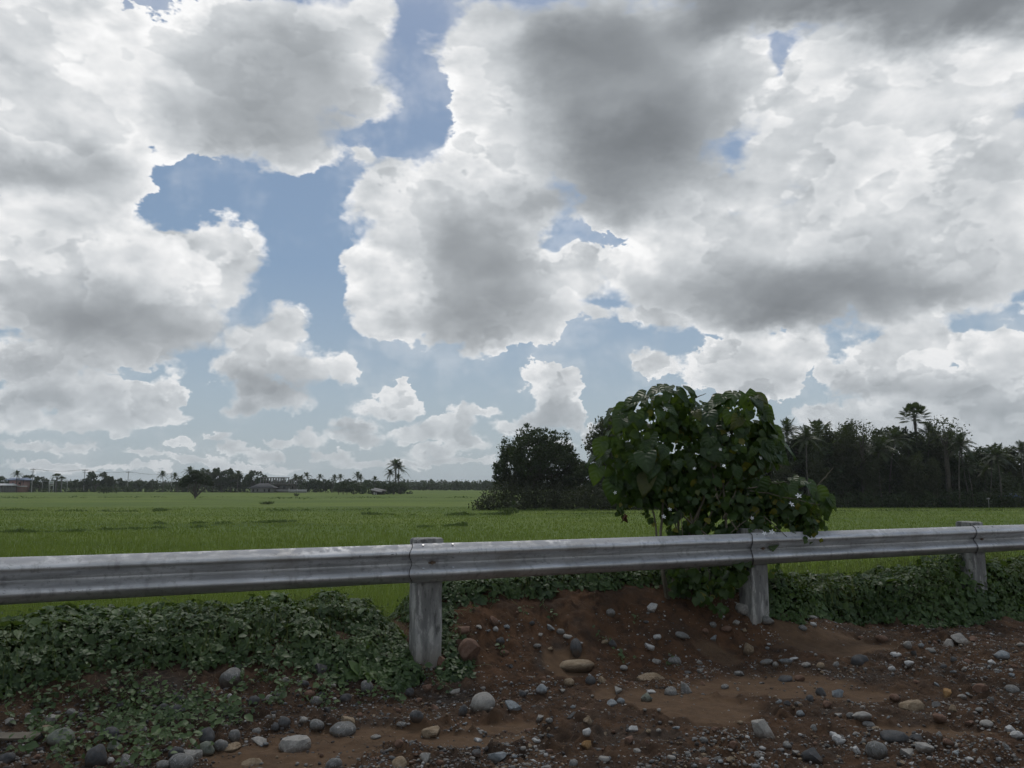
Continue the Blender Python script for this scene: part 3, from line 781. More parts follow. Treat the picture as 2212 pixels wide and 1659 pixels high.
def put_stone(px, py, hw, hh, col, kind, label):
    p, k = on_ground(px, py + hh * .55)
    D = p.y; m_ = D / 1663
    rx, rz = hw * m_, hh * m_ * 1.08
    ry = min(max(rx, rz) * .9, (rx + rz) * .55)
    rr = random.Random(int(px * 31 + py * 7))
    me = rr.choice(get_stone('round' if kind == 'r' else 'angular', col))
    o = bpy.data.objects.new('stone', me); SC.objects.link(o)
    sink = -.1 if hw > 30 else .30 if hw > 12 else .38
    rz *= 1.0 + (.42 - sink) * .7
    o.location = (p.x, p.y, p.z + rz * sink); o.scale = (rx, ry, rz)
    o.rotation_euler = (rr.uniform(-.2, .2), rr.uniform(-.22, .22), rr.choice((0, math.pi)) + rr.uniform(-.35, .35))
    tag(o, label, 'stone', GROUP_ST)
    placed.append((px, py, max(hw, hh), col, kind))
    return o
def zone(px, py):
    if py < 1400 and 1000 < px < 1600: return 'on the red bank between the posts'
    if px < 430: return 'in the scree under the vines'
    if px < 900: return 'in the scree left of the near post'
    if px < 1300: return 'in the dirt before the near post'
    if px < 1650: return 'in the dirt before the leafy shrub'
    if px < 1950: return 'in the dirt right of the shrub'
    return 'in the dirt before the far post'
used_labels = {}
SHAPE = {'r': 'rounded', 'a': 'angular'}
def side_of(px, py, q):
    dx, dy = px - q[0], py - q[1]
    if abs(dx) > 1.6 * abs(dy): return 'right of' if dx > 0 else 'left of'
    return 'in front of' if dy > 0 else 'behind'
BIGS = {(1044,1520): 'the round pale cobble', (740,1578): 'the grey domed stone', (1645,1575): 'the tall pale rock', (1893,1620): 'the smooth grey oval stone', (1755,1633): 'the big dark rock',
        (1976,1525): 'the pale tan rock', (1857,1429): 'the dark half-buried boulder', (497,1464): 'the round grey cobble', (636,1609): 'the pale concrete chunk', (207,1636): 'the tall dark cobble',
        (132,1594): 'the greenish boulder', (390,1647): 'the big grey corner cobble', (1933,1591): 'the flat dark boulder', (1239,1432): 'the long tan boulder', (1013,1407): 'the buried brown boulder', (2074,1379): 'the jagged pale rock'}
for s_ in ST:
    px, py, hw, hh, col, kind = s_
    size = 'big' if hw > 18 else 'small' if hw < 9 else 'fist-sized'
    form = 'flat' if hw > 2 * hh else 'tall' if hh > hw * 1.15 else SHAPE[kind]
    lab = f'{size} {STONE[col][0]} {form} stone {zone(px, py)}'
    if (px, py) in BIGS: lab = f"{BIGS[(px, py)][4:]}, {STONE[col][0]}"
    if lab in used_labels:
        q = min((b for b in BIGS if b != (px, py)), key=lambda b: math.hypot(b[0] - px, b[1] - py))
        lab = f'{size} {STONE[col][0]} {form} stone {side_of(px, py, q)} {BIGS[q]}'
        if lab in used_labels:
            q = min((b for b in ST if b != s_ and b[:2] not in BIGS and b[4] != col), key=lambda b: math.hypot(b[0] - px, b[1] - py))
            lab = f'{size} {STONE[col][0]} {form} stone {side_of(px, py, q)} a {STONE[q[4]][0]} one {zone(px, py).split(" of ")[0].split(" before ")[0].split(" under ")[0]}'
    used_labels[lab] = 1
    put_stone(px, py, hw, hh, col, kind, lab)
# smaller ones, up to about 300 in all
rr = random.Random(5)
tries = 0
while len(placed) < 296 and tries < 9000:
    tries += 1
    px = rr.uniform(0, 2212); py = rr.uniform(1330, 1655)
    if px < 900 and py < 1440 + (60 if px < 450 else 0): continue
    if 900 < px < 1640 and py < 1340: continue
    if px > 1640 and py < 1350 + (px - 1640) * .03: continue
    x_, y_ = on_ground(px, py)[0].xy
    if float(sand_mask(np.array([x_]), np.array([y_]))[0]) > .4 and rr.random() < .8: continue
    hw = rr.uniform(5, 8.5) if rr.random() < .8 else rr.uniform(8, 12)
    if px < 850: hw *= 1.1
    if any(math.hypot(q[0] - px, q[1] - py) < q[2] + hw + 2 for q in placed): continue
    hh = hw * rr.uniform(.5, 1.0)
    kind = 'r' if rr.random() < (.6 if px < 850 else .15) else 'a'
    col = rr.choice('GDDNGRDL') if px < 850 else rr.choice('WLLGDDTRBBRGTR')
    form = 'flat' if hw > 1.75 * hh else SHAPE[kind]
    size = 'small' if hw < 7 else 'fist-sized'
    q = min(BIGS, key=lambda b: math.hypot(b[0] - px, b[1] - py))
    dist = math.hypot(q[0] - px, q[1] - py)
    lab = f"{size} {STONE[col][0]} {form} stone {'just ' if dist < 55 else 'some way ' if dist > 130 else ''}{side_of(px, py, q)} {BIGS[q]}"
    if lab in used_labels and tries < 8000: continue
    used_labels[lab] = 1
    put_stone(px, py, hw, hh, col, kind, lab)

# gravel: everything smaller
def gravel():
    N = 115000
    px = rs.uniform(-150, 2360, N); D = 4.3 + 6.5 * rs.uniform(0, 1, N) ** 1.2
    x = (px - 1106) / 1663 * D; y = D
    t, s = ts(x, y)
    sm = sand_mask(x, y)
    dens = 0.25 + 1.1 * sstep(fb(x, y, 1.6, 3, 101), .42, .62)
    dens = np.where(px < 880, dens + .35, dens)
    keep = (rs.uniform(0, 1, N) < dens * (1 - .93 * sm)) & (s > -.35 + .25 * (t < -.8) + .3 * (t > 3.2))
    keep &= ~((s < .35) & (t > -.6) & (t < 2.6) & (rs.uniform(0, 1, N) < .72))
    x, y, t, s = x[keep], y[keep], t[keep], s[keep]; n = len(x)
    z = ground_h(x, y)
    r = np.exp(rs.normal(math.log(.0054), .52, n)); r = np.clip(r, .0026, .019)
    names = 'WLGDTRB'; left = (x / y * 1663 + 1106) < 880
    cidx = np.where(left, rs.choice(7, n, p=[.05, .10, .30, .38, .05, .10, .02]), rs.choice(7, n, p=[.15, .15, .17, .20, .11, .12, .10]))
    mb = MB()
    for c in range(7):
        for variant in range(2):
            idx = np.where((cidx == c) & ((np.arange(n) % 2) == variant))[0]
            bm = bmesh.new(); bmesh.ops.create_icosphere(bm, subdivisions=1, radius=1)
            q = random.Random(c * 2 + variant)
            tv = np.array([v.co * q.uniform(.7, 1.15) for v in bm.verts]); tf = np.array([[v.index for v in f.verts] for f in bm.faces]); bm.free()
            k = len(idx); a = rs.uniform(0, 6.28, k)
            F = np.zeros((k, 3, 3)); F[:, 0, 0] = np.cos(a); F[:, 0, 1] = -np.sin(a); F[:, 1, 0] = np.sin(a); F[:, 1, 1] = np.cos(a); F[:, 2, 2] = 1
            sc3 = r[idx][:, None] * np.stack([rs.uniform(.8, 1.5, k), rs.uniform(.7, 1.2, k), rs.uniform(.5, .95, k)], 1)
            mb.scatter(tv, tf, np.stack([x[idx], y[idx], z[idx] + r[idx] * .25], 1), F, sc3, c)
    o = mb.build('gravel', [STONE[c][1] for c in names])
    tag(o, 'fine mixed gravel scattered in the brown dirt', 'gravel', kind='stuff')
gravel()

# ------------------------------------------------------------------ leaves
def frames_from(d, n):
    """columns: x across, y along the leaf (d), z normal (n)"""
    d = d / (np.linalg.norm(d, axis=1)[:, None] + 1e-9)
    x = np.cross(d, n); x /= np.linalg.norm(x, axis=1)[:, None] + 1e-9
    z = np.cross(x, d)
    return np.stack([x, d, z], 2)
def rand_dirs(n, r=rs):
    v = r.normal(0, 1, (n, 3)); return v / np.linalg.norm(v, axis=1)[:, None]
def ovate(w=.36, fold=.10, droop=.12):
    v = [(0, 0, 0), (-w * .8, .28, fold), (0, .33, 0), (w * .8, .28, fold), (-w * .85, .6, fold * .8 - droop * .3), (0, .66, -droop * .3), (w * .85, .6, fold * .8 - droop * .3), (0, 1.0, -droop)]
    return np.array(v), np.array([(0, 2, 1, 1), (0, 3, 2, 2), (1, 2, 5, 4), (2, 3, 6, 5), (4, 5, 7, 7), (5, 6, 7, 7)])
def as_tris(f):
    out = []
    for q in f:
        u = list(dict.fromkeys(int(a) for a in q))
        if len(u) == 3: out.append(u)
        else: out += [[u[0], u[1], u[2]], [u[0], u[2], u[3]]]
    return np.array(out)
OV, OF = ovate(); OF = as_tris(OF)
def heart(nseg=7, w=.46, droop=.35, fold=.12):
    ys = np.linspace(-.14, 1, nseg); V = []; UV = []
    prof = np.array([.55, .95, 1.0, .88, .66, .34, .0]) * w
    prof = np.interp(np.linspace(0, 1, nseg), np.linspace(0, 1, 7), prof)
    for i, y in enumerate(ys):
        sp = 0.0 if i else .14   # notch at the stalk
        z = -droop * max(0, y) ** 1.7
        for u in (-1, -.5, 0, .5, 1):
            V.append((u * prof[i], y + sp * (1 - abs(u)) - (0.04 * abs(u)), z + fold * abs(u) * prof[i] / w - .10 * (abs(u) == 1) * y + .02 * math.sin(i * 2.1 + u * 4)))
            UV.append((u, y))
    F = [(i * 5 + j, i * 5 + j + 1, (i + 1) * 5 + j + 1, (i + 1) * 5 + j) for i in range(nseg - 1) for j in range(4)]
    return np.array(V), as_tris(F), np.array(UV)
HV, HF, HUV = heart()

M_VINE = leaf_mat('creeper_leaf', (0.024, 0.050, 0.018), (0.076, 0.126, 0.038), .25, .5, .4, patch=1.3)
M_VINE2 = leaf_mat('weed_leaf', (0.024, 0.052, 0.015), (0.062, 0.108, 0.027), .25, .5, .35, patch=1.3)
M_DRYSTEM = noisy_mat('dry_stem', [(0.060, 0.040, 0.026), (0.13, 0.095, 0.06)], 6, .8, 0)
M_TENDRIL = noisy_mat('green_stem', [(0.085, 0.12, 0.045), (0.12, 0.15, 0.065)], 6, .6, 0)
M_GRASS = leaf_mat('rice_blade', (0.125, 0.172, 0.040), (0.190, 0.240, 0.054), .4, .6, .25, patch=.15)
M_STALK = leaf_mat('grass_stalk', (0.075, 0.095, 0.035), (0.14, 0.15, 0.06), .3, .7, .2)

def veg_height(t, s):
    """height of the plant cover above the soil, 0 where the soil is bare"""
    n = fb(t, s, 1.7, 4, 201); n2 = fb(t, s, 5.0, 3, 207)
    # far left of the near post: down the whole bank
    front = -0.12 + (n - .5) * .9 + .12 * sstep(-t, 3.0, 4.4)
    left = sstep(-t, .55, 1.0) * sstep(front - s, 0, .30) * (.05 + .20 * n2) * (1 - .75 * np.exp(-((t - T1) / .16) ** 2))
    # by the near post
    nearp = np.exp(-((t - T1) / .30) ** 2) * (1 - .95 * np.exp(-((t - T1 - .02) / .13) ** 2)) * sstep(.20 - s + (n - .5) * .4, 0, .2) * .17
    mid = sstep(t, -.75, -.4) * sstep(2.95 - t, 0, .2) * sstep(-.42 - .16 * sstep(t, .2, 1.4) + .22 * sstep(t, 2.0, 2.6) - s + (n2 - .5) * .22, 0, .18) * (.11 + .07 * n2)
    right = sstep(t, 2.75, 3.2) * sstep(.02 + (n - .5) * .5 - .10 * sstep(t, 3.0, 4.0) + .12 * sstep(t, 4.2, 5.2) - s, 0, .25) * (.24 + .24 * n2) * (1 - .25 * sstep(-s, .8, 1.4))
    h = np.maximum(np.maximum(left, nearp), np.maximum(mid, right))
    h = h + .36 * np.exp(-((t - 6.05) / .75) ** 2) * sstep(.22 - s, 0, .25) * sstep(s, -.6, -.3)
    return h * (1 - sstep(-s, 2.2, 3.2) * .6)
def vine_cover():
    out = []
    for name, label, cat, trange, srange, N, mt, size in (
        ('creeping_vines', 'dense low green creeper leaves covering the bank under the rail', 'creeping vines', (-5.2, 2.95), (-3.2, .75), 125000, M_VINE, .035),
        ('roadside_weeds', 'dark leafy weeds under the rail on the right', 'weeds', (2.8, 9.0), (-3.2, .6), 72000, M_VINE2, .040)):
        t = rs.uniform(*trange, N); s = srange[1] - (srange[1] - srange[0]) * rs.uniform(0, 1, N) ** 1.5
        h = veg_height(t, s)
        keep = h > .03; t, s, h = t[keep], s[keep], h[keep]; n = len(t)
        x, y = xy(t, s); z0 = base_h(x, y)
        fr = 1 - rs.uniform(0, 1, n) ** 1.6 * .95
        z = z0 + h * fr
        # outward lean of the leaves: along the slope of the plant cover
        e = .06
        gx = (base_h(x + e, y) + veg_height(*ts(x + e, y)) - base_h(x - e, y) - veg_height(*ts(x - e, y))) / (2 * e)
        gy = (base_h(x, y + e) + veg_height(*ts(x, y + e)) - base_h(x, y - e) - veg_height(*ts(x, y - e))) / (2 * e)
        nrm = np.stack([-gx, -gy, np.full(n, .9)], 1); nrm /= np.linalg.norm(nrm, axis=1)[:, None]
        nrm = nrm + rand_dirs(n) * .55; nrm /= np.linalg.norm(nrm, axis=1)[:, None]
        d = rand_dirs(n); d[:, 2] -= .35; d -= nrm * np.sum(d * nrm, 1)[:, None] * .85
        F = frames_from(d, nrm)
        sz = size * np.exp(rs.normal(0, .38, n)) * (1 + .6 * sstep(fb(t, s, 2.5, 2, 211), .6, .75))
        mb = MB(); P = np.stack([x, y, z], 1)
        mb.scatter(OV, OF, P, F, sz)
        # second and third leaflet beside the first
        k = rs.uniform(0, 1, n) < .5
        for sgn in (-1, 1):
            d2 = d[k] + sgn * 1.1 * F[k][:, :, 0]
            mb.scatter(OV, OF, P[k], frames_from(d2, nrm[k]), sz[k] * .85)
        # runners and tendrils
        m_ = int(n * .034)
        idx = rs.choice(n, m_, replace=False)
        for i in idx:
            L = rs.uniform(.08, .30); a = rs.uniform(0, 6.28); up = rs.uniform(-.1, .75) if fr[i] > .6 else rs.uniform(-.3, .1)
            dv = np.array([math.cos(a), math.sin(a), up]); q = np.linspace(0, 1, 6)[:, None]
            pts = P[i] + dv * L * q + np.array([0, 0, -1]) * L * .4 * q ** 2 + rs.normal(0, .008, (6, 3)) * q
            mb.tube(pts, np.linspace(.0018, .0009, 6), 3, 1)
            if up > .3:
                mb.scatter(OV, OF, pts[[2, 4, 5]], frames_from(rand_dirs(3) + dv * .6, rand_dirs(3) + np.array([0, 0, 1.2])), np.array([.6, .5, .35]) * sz[i])
        o = mb.build(name, [mt, M_TENDRIL]); tag(o, label, cat, kind='stuff')
vine_cover()

def thin_runners():
    # sparse leafy runners crossing the scree at the lower left, and dead stems
    mb = MB()
    def run(px, py, L, ang, leafy=True, r=.0016):
        p, k = on_ground(px, py)
        n = 14; a = ang; x, y = p.x, p.y; pts = []
        for i in range(n):
            a += rs.normal(0, .22); x += math.cos(a) * L / n; y += math.sin(a) * L / n * .8
            pts.append((x, y, 0))
        pts = np.array(pts); pts[:, 2] = ground_h(pts[:, 0], pts[:, 1]) + .012 + .035 * np.abs(np.sin(np.linspace(0, 9, n) + px)) * rs.uniform(.2, 1)
        mb.tube(pts, r, 3, 1 if leafy else 2)
        if leafy:
            m_ = int(L * 75); j = rs.choice(n, m_)
            P = pts[j] + rs.normal(0, .028, (m_, 3)) + np.array([0, 0, .018])
            nr = rand_dirs(m_) * .6 + np.array([0, -.35, .9]); d = rand_dirs(m_); d[:, 2] *= .4
            F = frames_from(d - nr * np.sum(d * nr, 1)[:, None] / np.sum(nr * nr, 1)[:, None], nr)
            mb.scatter(OV, OF, P, F, .034 * np.exp(rs.normal(0, .3, m_)))
    for px, py in [(330, 1500), (300, 1540), (350, 1560), (400, 1540), (250, 1530), (370, 1590), (420, 1570), (330, 1600), (210, 1545), (450, 1520), (280, 1480), (520, 1490), (560, 1470), (630, 1450), (700, 1470), (760, 1440),
                   (820, 1450), (400, 1610), (180, 1510), (120, 1520), (60, 1510), (90, 1610), (150, 1620), (380, 1500), (850, 1480), (900, 1450), (640, 1490), (310, 1630), (240, 1570), (100, 1570), (360, 1530), (390, 1560), (300, 1580)]:
        for _ in range(3): run(px + rs.uniform(-25, 25), py + rs.uniform(-18, 18), rs.uniform(.25, .6), rs.uniform(0, 6.28))
    for px, py in [(930, 1470), (960, 1450), (1080, 1380), (1200, 1350), (1290, 1380), (1370, 1350), (1000, 1330), (1130, 1340), (1440, 1440), (830, 1520), (1320, 1420), (1560, 1330)]:
        run(px, py, rs.uniform(.08, .25), rs.uniform(0, 6.28))
    for _ in range(150):
        px = rs.uniform(0, 950) if rs.uniform() < .75 else rs.uniform(950, 1500)
        py = rs.uniform(1440, 1640) if px < 950 else rs.uniform(1330, 1600)
        run(px, py, rs.uniform(.1, .5), rs.uniform(-.5, 3.6), False, rs.uniform(.0009, .0018))
    for cx, cy in ((1400, 1470), (1620, 1450), (1680, 1440), (1550, 1420)):       # tufts of dry grass
        for _ in range(26): run(cx + rs.normal(0, 16), cy + rs.normal(0, 8), rs.uniform(.08, .22), rs.uniform(0, 6.28), False, .0009)
    o = mb.build('sparse_runners', [M_VINE, M_TENDRIL, M_DRYSTEM]); tag(o, 'thin leafy runners and dry stems crawling over the stones', 'creeping vines', kind='stuff')
thin_runners()

def blades():
    # upright flowering grass among the weeds on the right
    mb = MB()
    N = 6500; t = rs.uniform(3.1, 9.0, N); s = rs.uniform(-1.5, .02, N)
    dens = fb(t, s, 1.5, 3, 221); k = rs.uniform(0, 1, N) < .12 + .88 * sstep(dens, .42, .6) * (.25 + .75 * sstep(t, 4.6, 5.6)); t, s = t[k], s[k]
    k2 = veg_height(t, s) > .08; t, s = t[k2], s[k2]; n = len(t)
    x, y = xy(t, s); z = base_h(x, y) + .18; L = rs.uniform(.22, .50, n) 
    blade = np.array([(-.006, 0, 0), (.006, 0, 0), (-.005, .5, .03), (.005, .5, .03), (0, 1, .12)]); bf = np.array([(0, 1, 3), (0, 3, 2), (2, 3, 4)])
    d = rand_dirs(n) * .22 + np.array([0, 0, 1.0]); F = frames_from(d, rand_dirs(n))
    P = np.stack([x, y, z], 1)
    mb.scatter(blade, bf, P, F, np.stack([np.full(n, .30), L, L], 1))
    N2 = 5000; t2 = rs.uniform(-5, 2.9, N2); s2 = rs.uniform(-1.7, -.15, N2); k3 = (veg_height(t2, s2) > .05) & (fb(t2, s2, 2.0, 3, 231) > .5); t2, s2 = t2[k3], s2[k3]
    x2, y2 = xy(t2, s2); d2 = rand_dirs(len(t2)) * .5 + np.array([0, 0, 1.0]); L2 = rs.uniform(.12, .34, len(t2))
    mb.scatter(blade, bf, np.stack([x2, y2, base_h(x2, y2)], 1), frames_from(d2, rand_dirs(len(t2))), np.stack([np.full(len(t2), .38), L2, L2], 1))
    tip = P + d / np.linalg.norm(d, axis=1)[:, None] * L[:, None]
    seed = np.array([(-.004, -.008, 0), (.004, -.008, 0), (0, .012, 0), (0, 0, .005)]); sf = np.array([(0, 1, 2), (0, 3, 1), (1, 3, 2), (2, 3, 0)])
    mb.scatter(seed, sf, tip, F, np.full(n, 1.0))
    o = mb.build('wild_grass', M_STALK); tag(o, 'thin upright grass blades and seed stalks among the weeds under the rail', 'grass', kind='stuff')
blades()

def rice():
    """rice plants: dense near the bank, thinner and larger further out"""
    mb = MB()
    blade = np.array([(-.5, 0, 0), (.5, 0, 0), (-.4, .45, .03), (.4, .45, .03), (0, 1, .22)]); bf = np.array([(0, 1, 3), (0, 3, 2), (2, 3, 4)])
    for y0, y1, N, w, h in ((10.5, 17, 70000, .009, .42), (17, 30, 62000, .016, .38), (30, 60, 62000, .035, .32), (60, 130, 52000, .07, .19)):
        N = int(N * 1.35); px = np.where(rs.uniform(0, 1, N) < .74, rs.uniform(-180, 2390, N), np.where(rs.uniform(0, 1, N) < .5, rs.uniform(-1000, -180, N), rs.uniform(2390, 3200, N))); y = np.exp(rs.uniform(math.log(y0), math.log(y1), N)); x = (px - 1106) / 1663 * y
        t, s = ts(x, y); k = s < -4.0 + 0 * s; x, y = x[k], y[k]; n = len(x)
        pat = fb(x * .45, y, .16, 4, 301); hh = h * (.75 + .6 * pat) * rs.uniform(.7, 1.15, n)
        z = np.full(n, FIELD_Z + .0)
        d = rand_dirs(n) * .33 + np.array([0, 0, 1.0]); F = frames_from(d, rand_dirs(n) + np.array([0, -.5, 0]))
        mb.scatter(blade, bf, np.stack([x, y, z], 1), F, np.stack([np.full(n, w), hh, hh], 1))
    o = mb.build('rice_plants', M_GRASS); tag(o, 'bright green young rice filling the paddy field', 'rice', kind='stuff')
rice()
M_TUFT = leaf_mat('bund_weed', (0.065, 0.100, 0.030), (0.100, 0.140, 0.042), .2, .6, .2)
def weed_rows():
    # darker weeds along the earth bunds between the paddies
    mb = MB()
    tri = np.array([(-.5, 0, 0), (.5, 0, 0), (0, 1, .15)]); tf = np.array([(0, 1, 2)])
    for px0, py0, px1, py1, n, h in ((330, 1133, 640, 1128, 700, .4), (0, 1152, 180, 1150, 500, .45), (180, 1148, 450, 1140, 700, .4), (460, 1134, 620, 1129, 700, .4), (330, 1105, 390, 1101, 500, .7), (0, 1103, 300, 1106, 900, .35),
                               (560, 1104, 800, 1102, 500, .4), (960, 1114, 1100, 1112, 700, .55), (900, 1140, 1010, 1136, 900, .4), (1020, 1101, 1290, 1103, 1500, .6), (1180, 1112, 1420, 1110, 500, .3),
                               (560, 1088, 592, 1088, 150, .7), (780, 1112, 900, 1114, 500, .45), (1800, 1105, 2212, 1103, 900, .3), (0, 1075, 560, 1074, 900, .5), (560, 1077, 1040, 1075, 900, .5)):
        u = rs.uniform(0, 1, n); px = px0 + (px1 - px0) * u; py = py0 + (py1 - py0) * u + rs.normal(0, 1.1, n) + 1.6 * (fb(px, px * 0, .05, 2, 5) - .5)
        P = []
        for a, b in zip(px, py):
            d = ray(a, b); D = (CAM_Z - FIELD_Z) / -d.z
            P.append(Vector((0, 0, CAM_Z)) + d * D)
        P = np.array(P); P[:, 2] = FIELD_Z + .1
        d = rand_dirs(n) * .5 + np.array([0, 0, 1.0]); hh = h * .5 * rs.uniform(.3, 1, n) * np.maximum(0, 2.6 * fb(px, px * 0, .035, 3, 8) - .55)
        D = P[:, 1]
        mb.scatter(tri, tf, P, frames_from(d, rand_dirs(n)), np.stack([hh * .55 + D * .0009, hh, hh], 1))
    o = mb.build('bund_weeds', M_TUFT); tag(o, 'dark weeds along the low earth bunds between paddies', 'weeds', kind='stuff')
weed_rows()

# ------------------------------------------------------------------ trees
def blob_leaves(mb, c, r, n, size, mat=0, hang=0.2, shell=.55, seed=None, tmpl=None):
    """leaf clumps through an ellipsoid, denser at its skin, with gaps"""
    R_ = np.random.RandomState(seed if seed is not None else rs.randint(1 << 30))
    d = rand_dirs(n, R_); rad = (shell + (1 - shell) * R_.uniform(0, 1, n) ** .6) * (.85 + .3 * R_.uniform(0, 1, n))
    P = np.asarray(c) + d * rad[:, None] * np.asarray(r)
    nr = d * .5 + rand_dirs(n, R_) * .8 + np.array([0, 0, .5]); dd = rand_dirs(n, R_); dd[:, 2] -= hang
    F = frames_from(dd, nr)
    tv, tf = tmpl or (OV, OF)
    mb.scatter(tv, tf, P - F[:, :, 1] * size * .5, F, size * np.exp(R_.normal(0, .3, n)), mat)
DIA = (np.array([(0, 0, 0), (-.32, .5, .06), (.32, .5, .06), (0, 1, -.05)]), np.array([(0, 2, 3), (0, 3, 1)]))
def limb(mb, p0, p1, r0, r1, mat=1, seg=6, wob=.06, sides=6):
    p0 = np.array(p0, float); p1 = np.array(p1, float); q = np.linspace(0, 1, seg)[:, None]; L = np.linalg.norm(p1 - p0)
    pts = p0 + (p1 - p0) * q + rs.normal(0, wob * L / seg, (seg, 3)) * np.sin(q * np.pi)
    mb.tube(pts, np.linspace(r0, r1, seg), sides, mat); return pts

M_BARK = noisy_mat('bark', [(0.045, 0.040, 0.033), (0.10, 0.09, 0.075)], 3, .9, .4, 12, dist=.02)
M_PALMBARK = noisy_mat('palm_bark', [(0.06, 0.056, 0.048), (0.115, 0.108, 0.094)], 2, .9, .3, 10, dist=.02)
M_BROAD = leaf_mat('broad_leaf', (0.014, 0.026, 0.011), (0.036, 0.056, 0.020), .15, .6, .2, patch=.25)
M_BROAD2 = leaf_mat('olive_leaf', (0.022, 0.028, 0.014), (0.044, 0.052, 0.026), .15, .6, .2, patch=.25)
M_FAR = leaf_mat('far_leaf', (0.030, 0.050, 0.028), (0.054, 0.076, 0.040), .15, .7, .15, patch=.1)  # leaf colour lightened to make up for the thinner haze volume
M_PALM = leaf_mat('palm_leaf', (0.020, 0.034, 0.014), (0.046, 0.064, 0.026), .2, .45, .3)
M_BAMBOO = leaf_mat('bamboo_leaf', (0.026, 0.034, 0.016), (0.052, 0.062, 0.030), .2, .6, .2, patch=.4)
M_CULM = noisy_mat('bamboo_culm', [(0.07, 0.075, 0.05), (0.14, 0.14, 0.09)], 1, .7, 0)

def broadleaf(h=14.0, w=10.0, lobes=13, n=6500, size=.38, seed=1, lm=None, flat=1.0, trunk_h=.28, name='broadleaf_tree', one=False, low=.33):
    R_ = random.Random(seed); lm = lm or M_BROAD
    crown = MB(); wood = MB(); parts = []
    fork = np.array([0, 0, h * trunk_h])
    limb(wood, (0, 0, -.3), fork, h * .030, h * .021, 0, 8, .04, 8)
    for i in range(lobes):
        a = i * 2.4 + R_.uniform(-.4, .4); u = (i + .5) / lobes; zz = h * (low + (0.90 - low) * u)
        rr_ = w * .5 * (1 - (abs(u - .38) / .75) ** 2) * .72 * R_.uniform(.75, 1.1)
        c = np.array([math.cos(a) * rr_, math.sin(a) * rr_, zz]); br = h * R_.uniform(.13, .19) * (1.05 - .25 * u)
        parts.append((c, br))
        limb(wood, fork + (c - fork) * .04 * R_.random(), c, h * .012, h * .003, 0, 7, .16, 5)
    tot = sum(b ** 2 for _, b in parts)
    for k, (c, b) in enumerate(parts):
        m_ = int(n * b * b / tot)
        blob_leaves(crown, c, (b * 1.25, b * 1.25, b * .78 * flat), int(m_ * .72), size, 0, .3, .35, seed * 31 + k, DIA)
        for q in range(3):   # small sprays standing out of the lobe
            dd = rand_dirs(1)[0] * b * 1.25; dd[2] = abs(dd[2]) * .7
            blob_leaves(crown, c + dd, (b * .33, b * .33, b * .25), int(m_ * .09), size * .85, 0, .3, .1, seed * 97 + k * 5 + q, DIA)
    if one:
        f = crown; off = f.n
        for v, fc in zip(wood.v, wood.f): f.add(v, fc - 0, 1) if False else None
        base = 0
        for v, fc in zip(wood.v, wood.f):
            f.add(v, fc - base, 1); base += len(v)
        return f.build(name, [lm, M_BARK])
    root = empty(name); wood.build('trunk', M_BARK, root, smooth=True); crown.build('crown', lm, root)
    return root
def frond(mb, p0, az, up, L, droop, mat=0, nl=26, wide=.16, lw=.05, twist=0.0):
    """pinnate palm leaf: arching midrib with hanging leaflets"""
    q = np.linspace(0, 1, 10); hd = np.array([math.cos(az), math.sin(az), 0.0])
    pts = np.array(p0) + hd * (L * np.cos(up) * q * (1 - .15 * q))[:, None] + np.array([0, 0, 1.0]) * (L * math.sin(up) * q - droop * L * q ** 2.2)[:, None]
    mb.tube(pts, np.linspace(.05, .012, 10) * L / 5, 3, mat)
    u = np.linspace(.10, .99, nl); P = np.stack([np.interp(u, q, pts[:, i]) for i in range(3)], 1)
    tg = np.gradient(P, axis=0); tg /= np.linalg.norm(tg, axis=1)[:, None]
    side = np.array([-math.sin(az), math.cos(az), 0.0])
    ll = L * wide * np.sin(np.clip(u * 1.05 + .10, 0, 1) * np.pi) ** .5 * 1.15 + .1
    blade = np.array([(-.5, 0, 0), (.5, 0, 0), (.35, .55, -.05), (-.35, .55, -.05), (0, 1, -.25)]); bf = as_tris([(0, 1, 2, 3), (3, 2, 4, 4)])
    for sg in (-1, 1):
        d = side * sg + tg * .55 + np.array([0, 0, -1.0]) * rs.uniform(.25, .9, nl)[:, None]
        nr = np.cross(d, tg) * sg
        mb.scatter(blade, bf, P, frames_from(d, nr), np.stack([np.full(nl, lw * L / 4 * 1.3), ll * rs.uniform(.8, 1.1, nl), ll], 1), mat)
def coconut(h=14.0, L=4.6, nf=22, lean=1.2, seed=1, nl=26, one=False, lw=.07, r=.16, name='coconut_palm'):
    R_ = random.Random(seed); tr = MB(); cr = MB()
    q = np.linspace(0, 1, 12); a = R_.uniform(0, 6.28)
    lx = lean
    pts = np.stack([lx * q ** 1.6, .3 * np.sin(q * 3), h * q - .3], 1)
    tr.tube(pts, np.interp(q, [0, .08, 1], [r * 1.6, r, r * .75]), 7, 0)
    top = pts[-1]
    for i in range(nf):
        u = i / nf; az = i * 2.399 + R_.uniform(-.2, .2); up = R(82) - u * R(112) + R_.uniform(-.12, .12)
        frond(cr, top + np.array([0, 0, .1]), az, up, L * R_.uniform(.85, 1.08) * (1 - .12 * (u < .1)), .32 + .32 * u + R_.uniform(-.05, .08), 0, nl, .17, lw)
    blob_leaves(cr, top + np.array([0, 0, -.1]), (.4, .4, .4), 40, .35, 0, .4, .2, seed, DIA)
    if one:
        base = 0
        for v, fc in zip(tr.v, tr.f): cr.add(v, fc - base, 1); base += len(v)
        return cr.build(name, [M_PALM, M_PALMBARK])
    root = empty(name); tr.build('trunk', M_PALMBARK, root, smooth=True); cr.build('crown', M_PALM, root); return root
